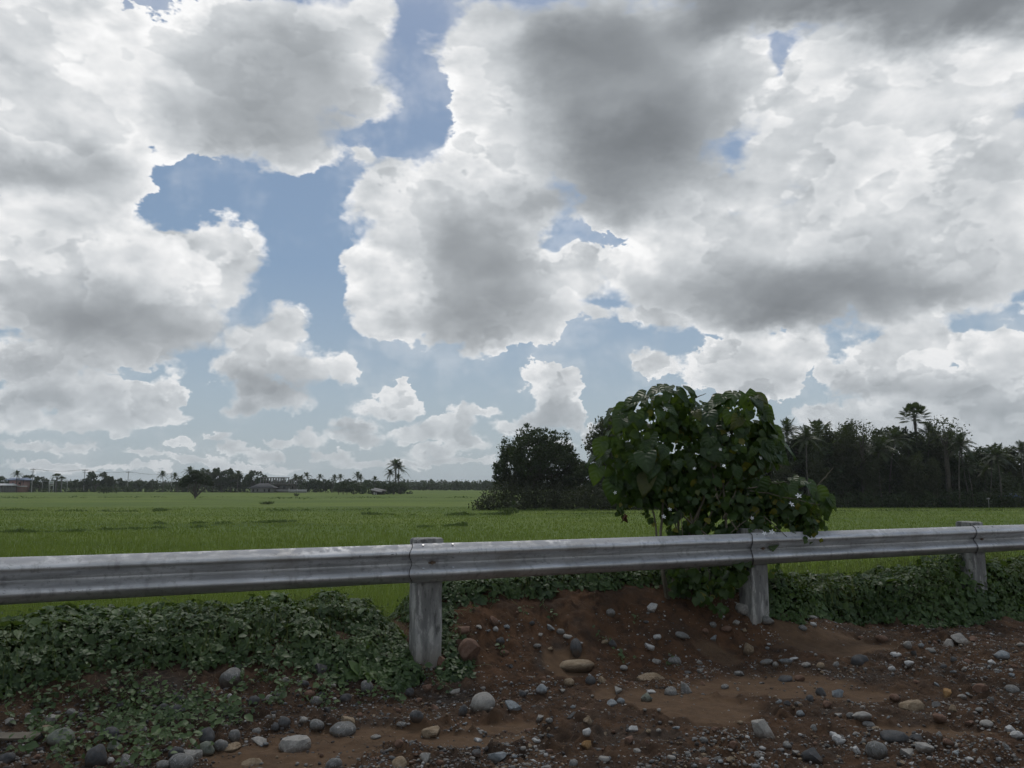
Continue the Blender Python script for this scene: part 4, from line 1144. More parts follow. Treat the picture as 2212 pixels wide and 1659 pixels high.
def fan_palm(h=17.0, R0=1.9, nf=34, r=.28, one=False, seed=3, name='fan_palm'):
    R_ = random.Random(seed); tr = MB(); cr = MB(); q = np.linspace(0, 1, 10)
    tr.tube(np.stack([.1 * np.sin(q * 3), 0 * q, h * q - .3], 1), np.interp(q, [0, .1, 1], [r * 1.4, r, r * .9]), 8, 0)
    top = np.array([.1 * math.sin(3), 0, h - .3])
    for i in range(nf):
        u = i / nf; az = i * 2.399; up = R(85) - u * R(105)
        d = np.array([math.cos(az) * math.cos(up), math.sin(az) * math.cos(up), math.sin(up) * .85]); st = R0 * R_.uniform(.85, 1.05)
        c = top + d * st + np.array([0, 0, -.12 * u * R0])
        limb(cr, top, c, .05, .035, 0, 4, .02, 3)
        side = np.cross(d, [0, 0, 1.0]); side /= np.linalg.norm(side) + 1e-6; upv = np.cross(side, d)
        tv = []; tf = []
        K = 19
        for k in range(K):
            th = R(-128) + R(256) * k / (K - 1); dd = d * math.cos(th) + side * math.sin(th); ln = R0 * .50 * (1 - .12 * abs(math.sin(th * 1.0))) * R_.uniform(.92, 1.05)
            w_ = np.cross(dd, upv) * ln * .11; sag = np.array([0, 0, -.18 * ln])
            b = len(tv); tv += [c, c + dd * ln * .6 + w_, c + dd * ln * .6 - w_, c + dd * ln + sag]; tf += [(b, b + 1, b + 2), (b + 1, b + 3, b + 2)]
        cr.add(np.array(tv), np.array(tf), 0)
    if one:
        base = 0
        for v, fc in zip(tr.v, tr.f): cr.add(v, fc - base, 1); base += len(v)
        return cr.build(name, [M_PALM, M_PALMBARK])
    root = empty(name); tr.build('trunk', M_BARK, root, smooth=True)
    for k in range(5):   # dead stalks hanging below the crown
        a = k * 1.3; limb(cr, top, top + np.array([math.cos(a) * .7, math.sin(a) * .7, -2.2 - .5 * (k % 3)]), .05, .02, 0, 4, .05, 3)
    cr.build('crown', M_PALM, root); return root
def bamboo(h=12.0, culms=20, spread=2.2, n=2600, size=.34, seed=5, name='bamboo_clump'):
    R_ = random.Random(seed); st = MB(); lf = MB()
    for i in range(culms):
        a = R_.uniform(0, 6.28); b = R_.uniform(0, .6); hh = h * R_.uniform(.6, 1.0); sp = spread * R_.uniform(.3, 1.2)
        q = np.linspace(0, 1, 10)
        pts = np.stack([math.cos(a) * (b + sp * q ** 2.2), math.sin(a) * (b + sp * q ** 2.2), hh * (q - .10 * q ** 5)], 1)
        st.tube(pts, np.linspace(.055, .012, 10), 4, 0)
        m_ = n // culms; u = R_.uniform(.15, .3) + (1 - .25) * rs.uniform(0, 1, m_) ** .75; u = np.clip(u, .1, 1.03)
        P = np.stack([np.interp(u, q, pts[:, k]) for k in range(3)], 1) + rs.normal(0, 1, (m_, 3)) * (.42 * np.array([1, 1, .5])) * (.4 + .8 * (1 - np.abs(u - .6)))[:, None]
        d = rand_dirs(m_); d[:, 2] -= .7
        lf.scatter(DIA[0] * np.array([.55, 1, 1]), DIA[1], P, frames_from(d, rand_dirs(m_)), size * np.exp(rs.normal(0, .3, m_)))
    root = empty(name); st.build('culms', M_CULM, root); lf.build('crown', M_BAMBOO, root); return root

def ground_at(px, D):
    d = ray(px, 1100); return d.x / d.y * D
def place(o, px, D, top_py, h, rz=None, sx=1.0):
    """stands a tree of height h where its top reaches a given line of the photograph"""
    d = ray(px, top_py); topz = CAM_Z + d.z / d.y * D; k = (topz - FIELD_Z) / h
    o.location = (d.x / d.y * D, D, FIELD_Z); o.scale = (k * sx, k * sx, k)
    o.rotation_euler = (0, 0, rs.uniform(0, 6.28) if rz is None else rz)
    return o

# --- wood on the right and clump in the middle, 120 to 160 m away
def first_or_copy(protos, key, maker, label, group, cat):
    if key not in protos:
        protos[key] = maker(); o = protos[key]; o['label'] = label; o['category'] = cat; o['group'] = group
        return o
    return copy_thing(protos[key], label, group)
PR = {}
G_WOOD = 'trees of the dark wood behind the paddy'
MK = {'palmA': (lambda: coconut(14, 4.8, 24, 1.0, 1), 14, 'coconut palm'), 'palmB': (lambda: coconut(13, 4.6, 20, -1.8, 2), 13, 'coconut palm'), 'palmC': (lambda: coconut(9, 4.4, 22, .3, 3), 9, 'coconut palm'),
      'broadA': (lambda: broadleaf(13, 10, 14, 9500, .42, 11), 13, 'tree'), 'broadB': (lambda: broadleaf(11, 10, 12, 8500, .40, 12, M_BROAD, .9), 11, 'tree'), 'broadC': (lambda: broadleaf(14, 6.5, 11, 5200, .38, 13, M_BROAD), 14, 'tree'),
      'bambooA': (lambda: bamboo(12, 26, 2.2, 7500, .46, 5), 12, 'bamboo'), 'bambooB': (lambda: bamboo(14, 10, .9, 3000, .42, 6), 14, 'bamboo'),
      'thin': (lambda: broadleaf(15, 3.6, 6, 1100, .30, 17, M_BAMBOO, 1.2, .62, 'slender_tree', low=.66), 15, 'tree')}
MK['roundA'] = (lambda: broadleaf(14, 12.0, 20, 12000, .34, 41, M_BROAD, 1.0, .30, low=.47), 14, 'tree')
MADE_H = {}
def wood(key, px, D, top, label, rz=None, sx=1.0):
    mk, h, cat = MK[key]
    o = first_or_copy(PR, key, mk, label, G_WOOD, cat)
    if key not in MADE_H:
        zs = [(ch.matrix_basis @ Vector(c)).z for ch in o.children for c in ch.bound_box]; MADE_H[key] = max(zs)
    place(o, px, D, top + (11 if key.startswith('broad') and px > 1600 else -3 if key.startswith('palm') else 0), MADE_H[key], rz, sx); return o
WOOD = [
 ('palmA', 1690, 138, 903, 'shaggy coconut palm just right of the leafy shrub'),
 ('broadC', 1722, 142, 930, 'dark round tree between the shaggy palm and the notched skyline', None, 1.2),
 ('broadB', 1745, 138, 925, 'low dark tree right of the shaggy coconut palm'),
 ('palmC', 1763, 150, 905, 'palm crown poking above the dark tree near the shrub'),
 ('broadA', 1765, 146, 925, 'broad dark tree under the half-hidden palm crown'),
 ('bambooA', 1812, 136, 912, 'feathery pale bamboo, widest of the wood'),
 ('bambooB', 1825, 139, 903, 'thin feathery bamboo top leaning over its neighbour'),
 ('thin', 1858, 134, 905, 'slender pale-trunked tree with a small tuft crown'),
 ('palmC', 1868, 140, 940, 'short coconut palm behind the slender pale-trunked tree'),
 ('broadB', 1850, 143, 962, 'low olive tree in the dip of the skyline'),
 ('palmB', 1912, 137, 925, 'drooping coconut palm left of the domed tree', 2.2),
 ('broadA', 1935, 142, 906, 'large dark domed tree left of the fan palm', None, .95),
 ('broadC', 1962, 146, 922, 'tall dark tree directly below the fan palm', None, 1.3),
 ('palmA', 1999, 138, 909, 'coconut palm with upright fronds right under the fan palm'),
 ('bambooB', 2025, 137, 917, 'thin bamboo between the upright palm and the tuft-topped tree'),
 ('thin', 2038, 133, 893, 'tallest slender tree, its small crown alone above the wood'),
 ('palmC', 2050, 138, 930, 'coconut palm below the tallest slender tree'),
 ('palmB', 2085, 134, 947, 'coconut palm with a leaning trunk near the right edge', .4),
 ('broadA', 2112, 142, 952, 'flat-topped dark tree near the right edge', None, 1.0),
 ('palmA', 2095, 131, 990, 'short coconut palm showing its bare trunk at the field edge', 3.0),
 ('palmB', 2130, 132, 985, 'coconut palm with a slanting bare trunk at the field edge', 3.4),
 ('palmC', 2125, 136, 1000, 'low coconut palm between the two bare-trunked palms'),
 ('bambooA', 2170, 140, 960, 'wispy pale bamboo near the right edge of the wood'),
 ('broadB', 2150, 145, 975, 'dark tree behind the wispy bamboo'),
 ('palmA', 2206, 137, 952, 'coconut palm cut by the right edge', 1.0),
 ('broadA', 2235, 140, 960, 'dark tree behind the palm cut by the right edge'),
 ('broadB', 1660, 142, 945, 'dark tree mostly hidden behind the leafy shrub'),
 ('broadA', 1610, 140, 960, 'broad dark tree hidden behind the leafy shrub'),
 ('bambooA', 1880, 133, 985, 'bamboo thicket at the foot of the wood, under the dip'),
 ('bambooA', 1760, 132, 985, 'brownish bamboo thicket at the left foot of the wood'),
 ('bambooA', 1965, 132, 975, 'bamboo thicket below the fan palm'),
 ('bambooB', 2015, 131, 985, 'thin bamboo culms standing free below the fan palm'),
 ('bambooA', 1690, 133, 990, 'bamboo thicket just right of the shrub crown'),
 ('broadB', 2050, 137, 975, 'dark tree filling the gap below the tuft-topped tree'),
 ('broadB', 1815, 141, 965, 'dark tree behind the widest bamboo'),
 ('palmC', 1715, 139, 940, 'coconut palm with hanging brown fronds beside the shrub'),
 ('broadA', 2020, 146, 935, 'dark tree behind the upright palm'),
 ('broadC', 1890, 144, 945, 'narrow dark tree left of the drooping palm', None, 1.4),
 ('palmA', 1742, 131, 918, 'coconut palm fronds fanning over the low dark tree near the shrub'),
 ('palmC', 1898, 133, 940, 'coconut palm with arching fronds left of the domed tree'),
 ('palmA', 2062, 131, 932, 'coconut palm right of the tallest slender tree'),
 ('palmC', 2150, 131, 958, 'coconut palm between the flat-topped tree and the wispy bamboo'),
 # middle clump
 ('roundA', 1155, 124, 914, 'large rounded dark tree rising from the middle clump', 2.0, 1.0),
 ('broadB', 1195, 128, 950, 'right shoulder of the rounded tree, a lower dark tree'),
 ('broadB', 1105, 126, 958, 'left shoulder of the rounded tree, a lower dark tree', 1.0, .7),
 ('broadB', 1262, 124, 998, 'low dark tree between the rounded tree and the shrub'),
 ('broadC', 1310, 128, 900, 'wispy tall tree showing left of the leafy shrub', None, .85),
 ('bambooA', 1318, 126, 885, 'pale bamboo sprays just left of the shrub crown', None, .9),
 ('broadA', 1350, 130, 985, 'dark tree partly behind the left half of the shrub'),
 ('broadB', 1430, 135, 985, 'dark tree seen through the middle of the shrub'),
 ('broadA', 1520, 140, 985, 'dark tree behind the right half of the shrub'),
]
for w_ in WOOD: wood(*w_)
fp = fan_palm(17, 2.5, 30); tag(fp, 'tall fan palm rising above the dark wood', 'fan palm', G_WOOD)
zmax = max(v[2] for ch in fp.children for v in ch.bound_box); place(fp, 1973, 141, 868, zmax, 0)
# young palm in front of the middle clump
yp = coconut(1.4, 2.3, 13, .1, 9, 20, lw=.08, r=.10); tag(yp, 'young coconut palm at the foot of the middle clump', 'coconut palm', G_WOOD)
place(yp, 1110, 112, 1068, 3.4)
# undergrowth that fills the wood down to the field
def undergrowth(name, label, segs, n, size, mt):
    mb = MB()
    for px0, px1, D0, D1, t0, t1, k in segs:
        m_ = int((px1 - px0) / 9)
        for i in range(m_):
            u = (i + rs.uniform(0, 1)) / m_; px = px0 + (px1 - px0) * u; D = rs.uniform(D0, D1); top = t0 + (t1 - t0) * u + rs.uniform(-8, 14)
            d = ray(px, top); x = d.x / d.y * D; tz = CAM_Z + d.z / d.y * D; hh = tz - FIELD_Z
            r_ = np.array([1.5, 1.5, max(.5, hh * .5)]) * rs.uniform(.8, 1.25)
            blob_leaves(mb, (x, D, FIELD_Z + hh * .45), (r_[0], r_[1], hh * .55), int(n * k * (.5 + hh * .12)), size, 0, .5, .5, None, DIA)
    o = mb.build(name, mt); tag(o, label, 'undergrowth', kind='stuff')
undergrowth('wood_undergrowth', 'dark tangled undergrowth between the trunks of the wood', [(1600, 2260, 129, 133, 1058, 1062, 1.0), (1600, 2260, 134, 140, 1015, 1020, 1.5), (1600, 2260, 141, 147, 985, 990, 1.6), (1600, 2260, 148, 152, 965, 985, 1.5)], 150, .34, M_BROAD)
undergrowth('clump_undergrowth', 'vine-draped bushes at the foot of the middle clump', [(1050, 1440, 117, 121, 1045, 1052, 1.2), (1030, 1075, 116, 119, 1082, 1060, 1.0), (1085, 1440, 122, 126, 1015, 1020, 1.6), (1420, 1620, 122, 132, 1045, 1050, 1.5)], 170, .32, M_BROAD2)

# ------------------------------------------------------------------ leafy shrub and flowering vine behind the rail
def shrub():
    M_BIG = leaf_mat('big_heart_leaf', (0.022, 0.050, 0.013), (0.050, 0.100, 0.024), .48, .38, .45, patch=2.0, patch_col=(0.08, 0.09, 0.02))
    nt = M_BIG.node_tree; g = NG(nt)
    bs = [n for n in nt.nodes if n.type == 'BSDF_PRINCIPLED'][0]
    uvn = g.n('ShaderNodeUVMap'); uvn.uv_map = 'uv'
    sp = g.n('ShaderNodeSeparateXYZ'); nt.links.new(uvn.outputs[0], sp.inputs[0])
    ax = g.m('ABSOLUTE', sp.outputs[0])
    rib = g.m('ABSOLUTE', g.m('SUBTRACT', g.m('FRACT', g.m('MULTIPLY', g.m('SUBTRACT', sp.outputs[1], g.m('MULTIPLY', ax, .38)), 4.5)), .5))
    vein = g.m('MAXIMUM', g.rng(rib, .07, .0), g.rng(ax, .06, .01))
    old = bs.inputs['Base Color'].links[0].from_socket
    nt.links.new(g.mix(g.m('MULTIPLY', vein, .28), old, (0.07, 0.11, 0.04, 1)), bs.inputs['Base Color'])
    bn = g.n('ShaderNodeBump'); bn.inputs['Strength'].default_value = .5; bn.inputs['Distance'].default_value = .01
    g.put(bn.inputs['Height'], g.rng(rib, .0, .5)); nt.links.new(bn.outputs[0], bs.inputs['Normal'])
    M_SMALL = leaf_mat('ivy_like_leaf', (0.024, 0.052, 0.013), (0.055, 0.100, 0.026), .45, .42, .4, patch=2.0, patch_col=(0.16, 0.15, 0.02))
    M_STEM = noisy_mat('shrub_stem', [(0.07, 0.06, 0.042), (0.16, 0.14, 0.10)], 5, .8, .3, 60)
    rx_, ry_ = xy(2.05, -.42); root_p = Vector((rx_, ry_, 0)); rz_ = gh(rx_, ry_)
    shr = empty('leafy_shrub', (rx_, ry_, rz_)); tag(shr, 'tall leafy shrub with big heart-shaped leaves rising behind the guardrail', 'shrub')
    vine = empty('flowering_vine', (rx_ + .05, ry_ - .1, rz_)); tag(vine, 'small-leaved vine with white star flowers smothering the leafy shrub', 'vine')
    off = np.array([rx_, ry_, rz_]); offv = np.array([rx_ + .05, ry_ - .1, rz_])
    R_ = np.random.RandomState(21)
    DC = 8.55
    def W3(px, py, D): return np.array(at(px, py, D))
    # crown blobs: x, y, rx, ry, D, depth
    BL = [(1395, 925, 92, 62, 8.5, .50), (1450, 872, 62, 34, 8.6, .35), (1350, 1010, 52, 50, 8.4, .40), (1430, 1000, 85, 62, 8.3, .45), (1500, 915, 70, 52, 8.6, .45), (1605, 900, 62, 48, 8.5, .42), (1590, 975, 78, 70, 8.4, .5), (1650, 960, 36, 62, 8.4, .3), (1535, 985, 70, 80, 8.6, .5)]
    ARM = [(1700, 1062, 46, 26, 8.55, .28), (1742, 1075, 36, 30, 8.5, .25)]
    HOLES = [(1562, 1003, 17), (1520, 975, 9), (1480, 900, 12), (1625, 905, 9), (1668, 925, 10), (1398, 895, 8), (1532, 880, 16), (1418, 1098, 16), (1465, 1128, 14), (1545, 1120, 10), (1478, 950, 7), (1330, 935, 9), (1655, 1010, 9), (1535, 1150, 12), (1610, 1030, 8), (1385, 1090, 10), (1635, 1098, 9)]
    cc, ss_ = math.cos(PITCH), math.sin(PITCH)
    def open_at(P):
        # openings in the leaf mass where the sky or the field shows through
        q = np.atleast_2d(P) - np.array([0, 0, CAM_Z]); f = q[:, 1] * cc + q[:, 2] * ss_
        X = 1106 + 1663 * q[:, 0] / f; Y = 829.5 - 1663 * (-q[:, 1] * ss_ + q[:, 2] * cc) / f
        h = np.zeros(len(q), bool)
        for a, b, r_ in HOLES: h |= np.hypot(X - a, Y - b) < r_
        return h
    big = MB()
    def put_big(P, d, nr, s): big.scatter(HV, HF, P[None] - off, frames_from(d[None], nr[None]), np.array([s]), 0, HUV)
    def shell_pt(b, front=True):
        px, py, rx, ry, D, dr = b
        while True:
            v = R_.normal(0, 1, 3); v /= np.linalg.norm(v)
            if v[1] < .35: break
        return v, W3(px + rx * v[0] * .92, py - ry * v[2] * .92, D + dr * v[1])
    cnt = 0
    for b, n in zip(BL + ARM, [28, 20, 17, 28, 18, 22, 18, 14, 10, 10, 9]):
        for _ in range(n):
            v, P = shell_pt(b)
            out = v * np.array([1, 1, .6]) + np.array([0, -.5, .25]) + R_.normal(0, .25, 3)
            d = np.array([v[0] * .9, -.25 + v[1] * .4, -.85]) + R_.normal(0, .28, 3)
            if v[2] > .55: d = np.array([v[0] * 1.3 + R_.normal(0, .5), -.5, -.25]); out = np.array([v[0] * .3, -.35, 1.0]) + R_.normal(0, .2, 3)
            if open_at(P)[0] or open_at(P + np.array([0, 0, -.1]))[0]: continue
            put_big(P + np.array([0, 0, .05]), d, out, R_.choice([.12, .16, .20, .26], p=[.3, .3, .25, .15]) * R_.uniform(.85, 1.1)); cnt += 1
    # the drooping ones on the outline
    for px, py, dx, dz, s in ((1352, 880, -1, -.9, .22), (1372, 866, -1, -.35, .22), (1395, 852, -.9, -.2, .2), (1425, 842, -.5, -.1, .2), (1462, 845, .8, -.5, .22), (1500, 872, .6, -.6, .2), (1520, 878, .9, -.5, .18), (1560, 858, -.7, -.7, .18), (1548, 872, -1, -.3, .22), (1585, 852, -.4, -.4, .24),
                           (1610, 850, .2, -.8, .26), (1632, 862, 1, -.8, .26), (1650, 905, 1, -.6, .22), (1665, 930, .7, -.9, .24), (1672, 965, .3, -1, .25), (1300, 955, -.5, -1, .2), (1292, 1010, -.4, -1, .2), (1290, 985, -1, -.4, .17), (1325, 1040, -.2, -1, .24), (1380, 1040, .1, -1, .25),
                           (1420, 985, .2, -1, .27), (1395, 955, 0, -1, .27), (1365, 905, -.3, -1, .24), (1440, 1020, .7, -.9, .26), (1640, 1040, .2, -1, .2), (1765, 1062, .9, -.8, .22), (1780, 1085, .3, -1, .2), (1745, 1045, .5, -.6, .23), (1700, 1050, -.6, -.5, .22), (1690, 1075, -.2, -1, .2), (1790, 1075, .8, -.9, .16)):
        D = 8.15 if py > 950 and px < 1660 else 8.35
        P = W3(px, py, D); d = np.array([dx, -.2, dz]); nr = np.array([dx * .25, -1.0, .55]) if dz < -.6 else np.array([0, -.45, 1.0])
        put_big(P, d, nr + R_.normal(0, .18, 3), s)
    class OneByOne:
        # every stem is a part of its own
        def __init__(self, name, m_, par): self.a = (name, m_, par)
        def tube(self, pts, rad, sides=6, mat=0):
            b = MB(); b.tube(pts, rad, sides, 0); b.build(*self.a, smooth=True); return self
    st = OneByOne('stem', M_STEM, shr)
    base = np.array([0, 0, -.15])
    for i, (px, py, D, r) in enumerate(((1440, 900, 8.5, .020), (1390, 1000, 8.4, .016), (1500, 930, 8.6, .018), (1600, 900, 8.5, .020), (1640, 960, 8.4, .015), (1560, 960, 8.5, .018), (1720, 1065, 8.5, .016), (1350, 1010, 8.4, .012))):
        e = W3(px, py, D) - off
        m1 = base * .0 + np.array([(i - 3.5) * .05 + e[0] * .12, .02 * (i % 3), .55 + .05 * i])
        q = np.linspace(0, 1, 14)[:, None]; p = base * (1 - q) ** 2 + 2 * m1 * q * (1 - q) * 1.1 + e * q ** 2
        p += R_.normal(0, .012, p.shape) * np.sin(q * np.pi)
        st.tube(p + np.array([(i - 3.5) * .028, 0, 0]) * (1 - q), np.linspace(r, r * .35, 14), 6, 0)
    # pale slanting stems that show under the crown
    for a, b_, r in (((1500, 1165, 8.1), (1487, 1080, 8.2), .013), ((1535, 1165, 8.05), (1440, 1082, 8.2), .011), ((1572, 1170, 8.1), (1562, 1040, 8.2), .015), ((1592, 1145, 8.0), (1545, 1070, 8.1), .008), ((1562, 1120, 8.1), (1590, 1060, 8.2), .009), ((1550, 1075, 8.1), (1535, 1000, 8.2), .009), ((1615, 1055, 8.1), (1700, 1040, 8.3), .006)):
        limb(st, W3(*a) - off, W3(*b_) - off, r, r * .7, 0, 7, .05, 5)
    big.build('foliage', M_BIG, shr, smooth=True, uv=True)
    # ---- vine
    VB = BL + [(1440, 1075, 62, 40, 8.3, .35), (1500, 1080, 85, 70, 8.35, .40), (1580, 1085, 82, 72, 8.3, .38), (1640, 1075, 60, 50, 8.35, .3), (1690, 1090, 58, 42, 8.45, .28), (1735, 1105, 44, 40, 8.4, .24), (1745, 1135, 20, 24, 8.25, .08), (1500, 1142, 62, 20, 8.2, .2), (1590, 1142, 60, 20, 8.2, .2),
              (1655, 1140, 28, 16, 8.1, .08), (1480, 1250, 40, 34, 8.05, .2), (1560, 1245, 50, 45, 7.95, .2), (1600, 1215, 25, 26, 8.0, .15), (1520, 1275, 30, 26, 7.9, .12), (1350, 1060, 30, 26, 8.3, .2), (1345, 1088, 10, 14, 8.2, .05), (1395, 1080, 22, 26, 8.2, .1), (1550, 1020, 110, 80, 8.7, .4)]
    NV = [520, 300, 260, 620, 480, 330, 620, 260, 520, 330, 620, 560, 380, 340, 330, 90, 190, 170, 60, 200, 150, 210, 60, 60, 16, 60, 500]
    LV, LF = ovate(.50, .10, .18); LF = as_tris(LF)
    lv = MB()
    for b, n in zip(VB, NV):
        px, py, rx, ry, D, dr = b; n = int(n * .62)
        v = R_.normal(0, 1, (n, 3)); v /= np.linalg.norm(v, axis=1)[:, None]; v *= (R_.uniform(0, 1, n) ** .45)[:, None]
        P = np.array([W3(px + rx * a[0], py - ry * a[2], D + dr * a[1]) for a in v]) - offv
        nr = v * .5 + np.array([0, -.8, .55]) + R_.normal(0, .45, (n, 3)); d = np.array([0, 0, -1.0]) + R_.normal(0, .55, (n, 3))
        k_ = ~open_at(P + offv); P, d, nr = P[k_], d[k_], nr[k_]; n = len(P)
        lv.scatter(LV, LF, P, frames_from(d, nr), .066 * np.exp(R_.normal(0, .38, n)))
    # hanging strands
    sm = OneByOne('hanging_shoot', M_STEM, vine)
    for px, py, L, D in ((1345, 1075, .16, 8.2), (1360, 1070, .1, 8.25), (1400, 1100, .15, 8.2), (1448, 1110, .2, 8.1), (1470, 1120, .15, 8.1), (1740, 1130, .2, 8.15), (1752, 1130, .16, 8.2), (1770, 1110, .14, 8.3), (1700, 1120, .14, 8.2), (1680, 1110, .14, 8.2), (1650, 1120, .14, 8.1), (1625, 1120, .18, 8.0),
                     (1665, 1205, .14, 8.12), (1535, 1290, .1, 7.85), (1560, 1295, .12, 7.8)):
        P0 = W3(px, py, D) - offv; q = np.linspace(0, 1, 8)[:, None]
        pts = P0 + np.array([R_.uniform(-.05, .05), -.03, -L]) * q + R_.normal(0, .008, (8, 3))
        sm.tube(pts, .0022, 3, 0)
        m_ = max(5, int(L * 55)); P = pts[R_.choice(8, m_)] + R_.normal(0, .02, (m_, 3))
        lv.scatter(LV, LF, P, frames_from(np.array([0, 0, -1.0]) + R_.normal(0, .5, (m_, 3)), np.array([0, -1, .4]) + R_.normal(0, .3, (m_, 3))), .055 * np.exp(R_.normal(0, .25, m_)))
    sm = OneByOne('stem', M_STEM, vine)
    for a, b_ in (((1560, 1280, 7.95), (1550, 1160, 8.0)), ((1535, 1290, 7.95), (1530, 1160, 8.0)), ((1580, 1150, 8.0), (1640, 1100, 8.1)), ((1620, 1060, 8.1), (1770, 1090, 8.3)), ((1690, 1010, 8.3), (1660, 985, 8.3)), ((1650, 1115, 8.1), (1700, 1160, 8.05)), ((1765, 1050, 8.4), (1800, 1010, 8.5)),
                  ((1480, 1200, 8.0), (1470, 1100, 8.1)), ((1500, 860, 8.4), (1525, 850, 8.4))):
        limb(sm, W3(*a) - offv, W3(*b_) - offv, .006, .003, 0, 9, .10, 4)
    lv.build('foliage', M_SMALL, vine)
    # white star flowers
    m, g2, b2, out = mat('white_petal'); b2.inputs['Base Color'].default_value = (.72, .74, .74, 1); b2.inputs['Roughness'].default_value = .6
    m2, g3, b3, out3 = mat('dead_leaf'); b3.inputs['Base Color'].default_value = (.09, .035, .018, 1); b3.inputs['Roughness'].default_value = .8
    tv = [(0, 0, -.02)]; tf = []
    for k in range(5):
        a = R(72 * k + 90); c, s_ = math.cos(a), math.sin(a)
        i = len(tv)
        for rr_, w_, z in ((.35, .15, .01), (.65, .20, .05), (1.0, .0, .03)):
            if w_: tv += [(c * rr_ - s_ * w_, s_ * rr_ + c * w_, z), (c * rr_ + s_ * w_, s_ * rr_ - c * w_, z)]
            else: tv += [(c * rr_, s_ * rr_, z)]
        tf += [(0, i + 1, i), (i, i + 1, i + 3), (i, i + 3, i + 2), (i + 2, i + 3, i + 4)]
    fm = MB().add(np.array(tv) * .040, np.array(tf)); proto = None
    cup = []
    for px, py, D, s_ in ((1437, 884, 8.1, 1), (1420, 901, 8.1, .9), (1574, 938, 8.0, .9), (1556, 971, 8.0, .6), (1643, 989, 8.05, .7), (1725, 1071, 8.15, 1.1), (1710, 1089, 8.12, 1.1), (1667, 1149, 7.98, .9), (1651, 1152, 7.9, .8), (1758, 1152, 8.18, .9),
                      (1447, 1100, 7.95, .7), (1329, 1064, 8.0, .6), (1434, 1116, 7.95, .8), (1625, 1119, 7.95, .6), (1500, 1012, 7.9, .6), (1618, 1175, 8.0, .01)):
        if s_ < .1: continue
        if proto is None: o = proto = fm.build('flower', m, vine)
        else: o = proto.copy(); SC.objects.link(o); o.parent = vine
        o.location = W3(px, py, D) - offv; o.scale = (s_ * .85,) * 3; o.rotation_euler = (R(62) + R_.uniform(-.3, .4), R_.uniform(-.4, .4), R_.uniform(-.5, .5))
    dl = MB(); dl.scatter(LV * np.array([.7, 1, 2.5]), LF, np.array([W3(1348, 1108, 8.1) - offv, W3(1350, 1112, 8.1) - offv]), frames_from(np.array([[0, 0, -1.0], [.1, 0, -1]]), np.array([[.8, -.5, 0], [-.6, -.8, 0]])), np.array([.11, .09]))
    dl.build('dead_leaf', m2, vine)
shrub()

# vine leaves climbing the near post, small white flower by the rail
def lone_bits():
    p, k = on_ground(30, 1604)
    mw = noisy_mat('weathered_wood', [(0.13, 0.11, 0.085), (0.24, 0.21, 0.165)], 4, .85, .4, 60)
    mb = MB(); prof = np.array([(-.35, 0), (-.2, .02), (0, .015), (.17, .022), (.182, .004), (.16, -.022), (0, -.025), (-.2, -.02), (-.35, -.025)])
    v = np.concatenate([np.c_[prof[:, 0], np.full(9, -.011), prof[:, 1]], np.c_[prof[:, 0], np.full(9, .011), prof[:, 1]]])
    mb.add(v, [(i, (i + 1) % 9, (i + 1) % 9 + 9, i + 9) for i in range(9)]); mb.add(v[:9], [(0, 8, 7, 1), (1, 7, 6, 2), (2, 6, 5, 3), (3, 5, 4, 4)][:3]); mb.add(v[9:], [(1, 7, 8, 0), (2, 6, 7, 1), (3, 5, 6, 2)])
    mb.add(v[[3, 5, 4]], [(0, 1, 2)]); mb.add(v[[12, 13, 14]], [(0, 1, 2)])
    o = mb.build('wooden_slat', mw); o.location = (p.x - .02, p.y, p.z + .04); o.rotation_euler = (R(-50), 0, 0)
    tag(o, 'split piece of pale weathered wood lying at the bottom left corner', 'wood')
lone_bits()

# ------------------------------------------------------------------ the far side of the paddies
G_FARP = 'coconut palms of the far treeline'; G_FART = 'trees of the far treeline'
def far_protos():
    a = coconut(13, 4.8, 18, .8, 31, 14, True, .16, .22); b = coconut(11, 4.6, 16, -1.5, 32, 14, True, .16, .22)
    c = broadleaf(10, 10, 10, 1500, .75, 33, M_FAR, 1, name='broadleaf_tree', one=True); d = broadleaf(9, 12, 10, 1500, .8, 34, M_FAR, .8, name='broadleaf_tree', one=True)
    e = fan_palm(9, 2.2, 22, .3, True, 8)
    H = {}
    for k, o in zip('abcde', (a, b, c, d, e)): H[k] = (o, max(v[2] for v in o.bound_box))
    return H
FP = far_protos(); used = set()
LM = [(68, 'the leftmost utility pole'), (126, 'the fan palm by the sign'), (209, 'the round spreading tree'), (275, 'the third utility pole'), (425, 'the lone tree in the paddy'), (590, 'the unfinished concrete frame'), (640, 'the low pale wall'), (757, 'the small bush clump'), (815, 'the open hut'), (858, 'the tallest far palms')]
def far(k, px, top, D, label, sx=1.0):
    o, h = FP[k]
    if k in used: o = o.copy(); SC.objects.link(o)
    used.add(k)
    tag(o, label, {'a': 'coconut palm', 'b': 'coconut palm', 'c': 'tree', 'd': 'tree', 'e': 'fan palm'}[k], G_FARP if k in 'abe' else G_FART)
    if k == 'e' and 'group' in o: del o['group']
    place(o, px, D, top, h, None, sx * (1.35 if k in 'abe' else 1.1))
def rel(px):
    q = min(LM, key=lambda l: abs(l[0] - px)); d = px - q[0]
    return f"{'just ' if abs(d) < 16 else ''}{'right of' if d > 0 else 'left of'} {q[1]}"
names_used = {}
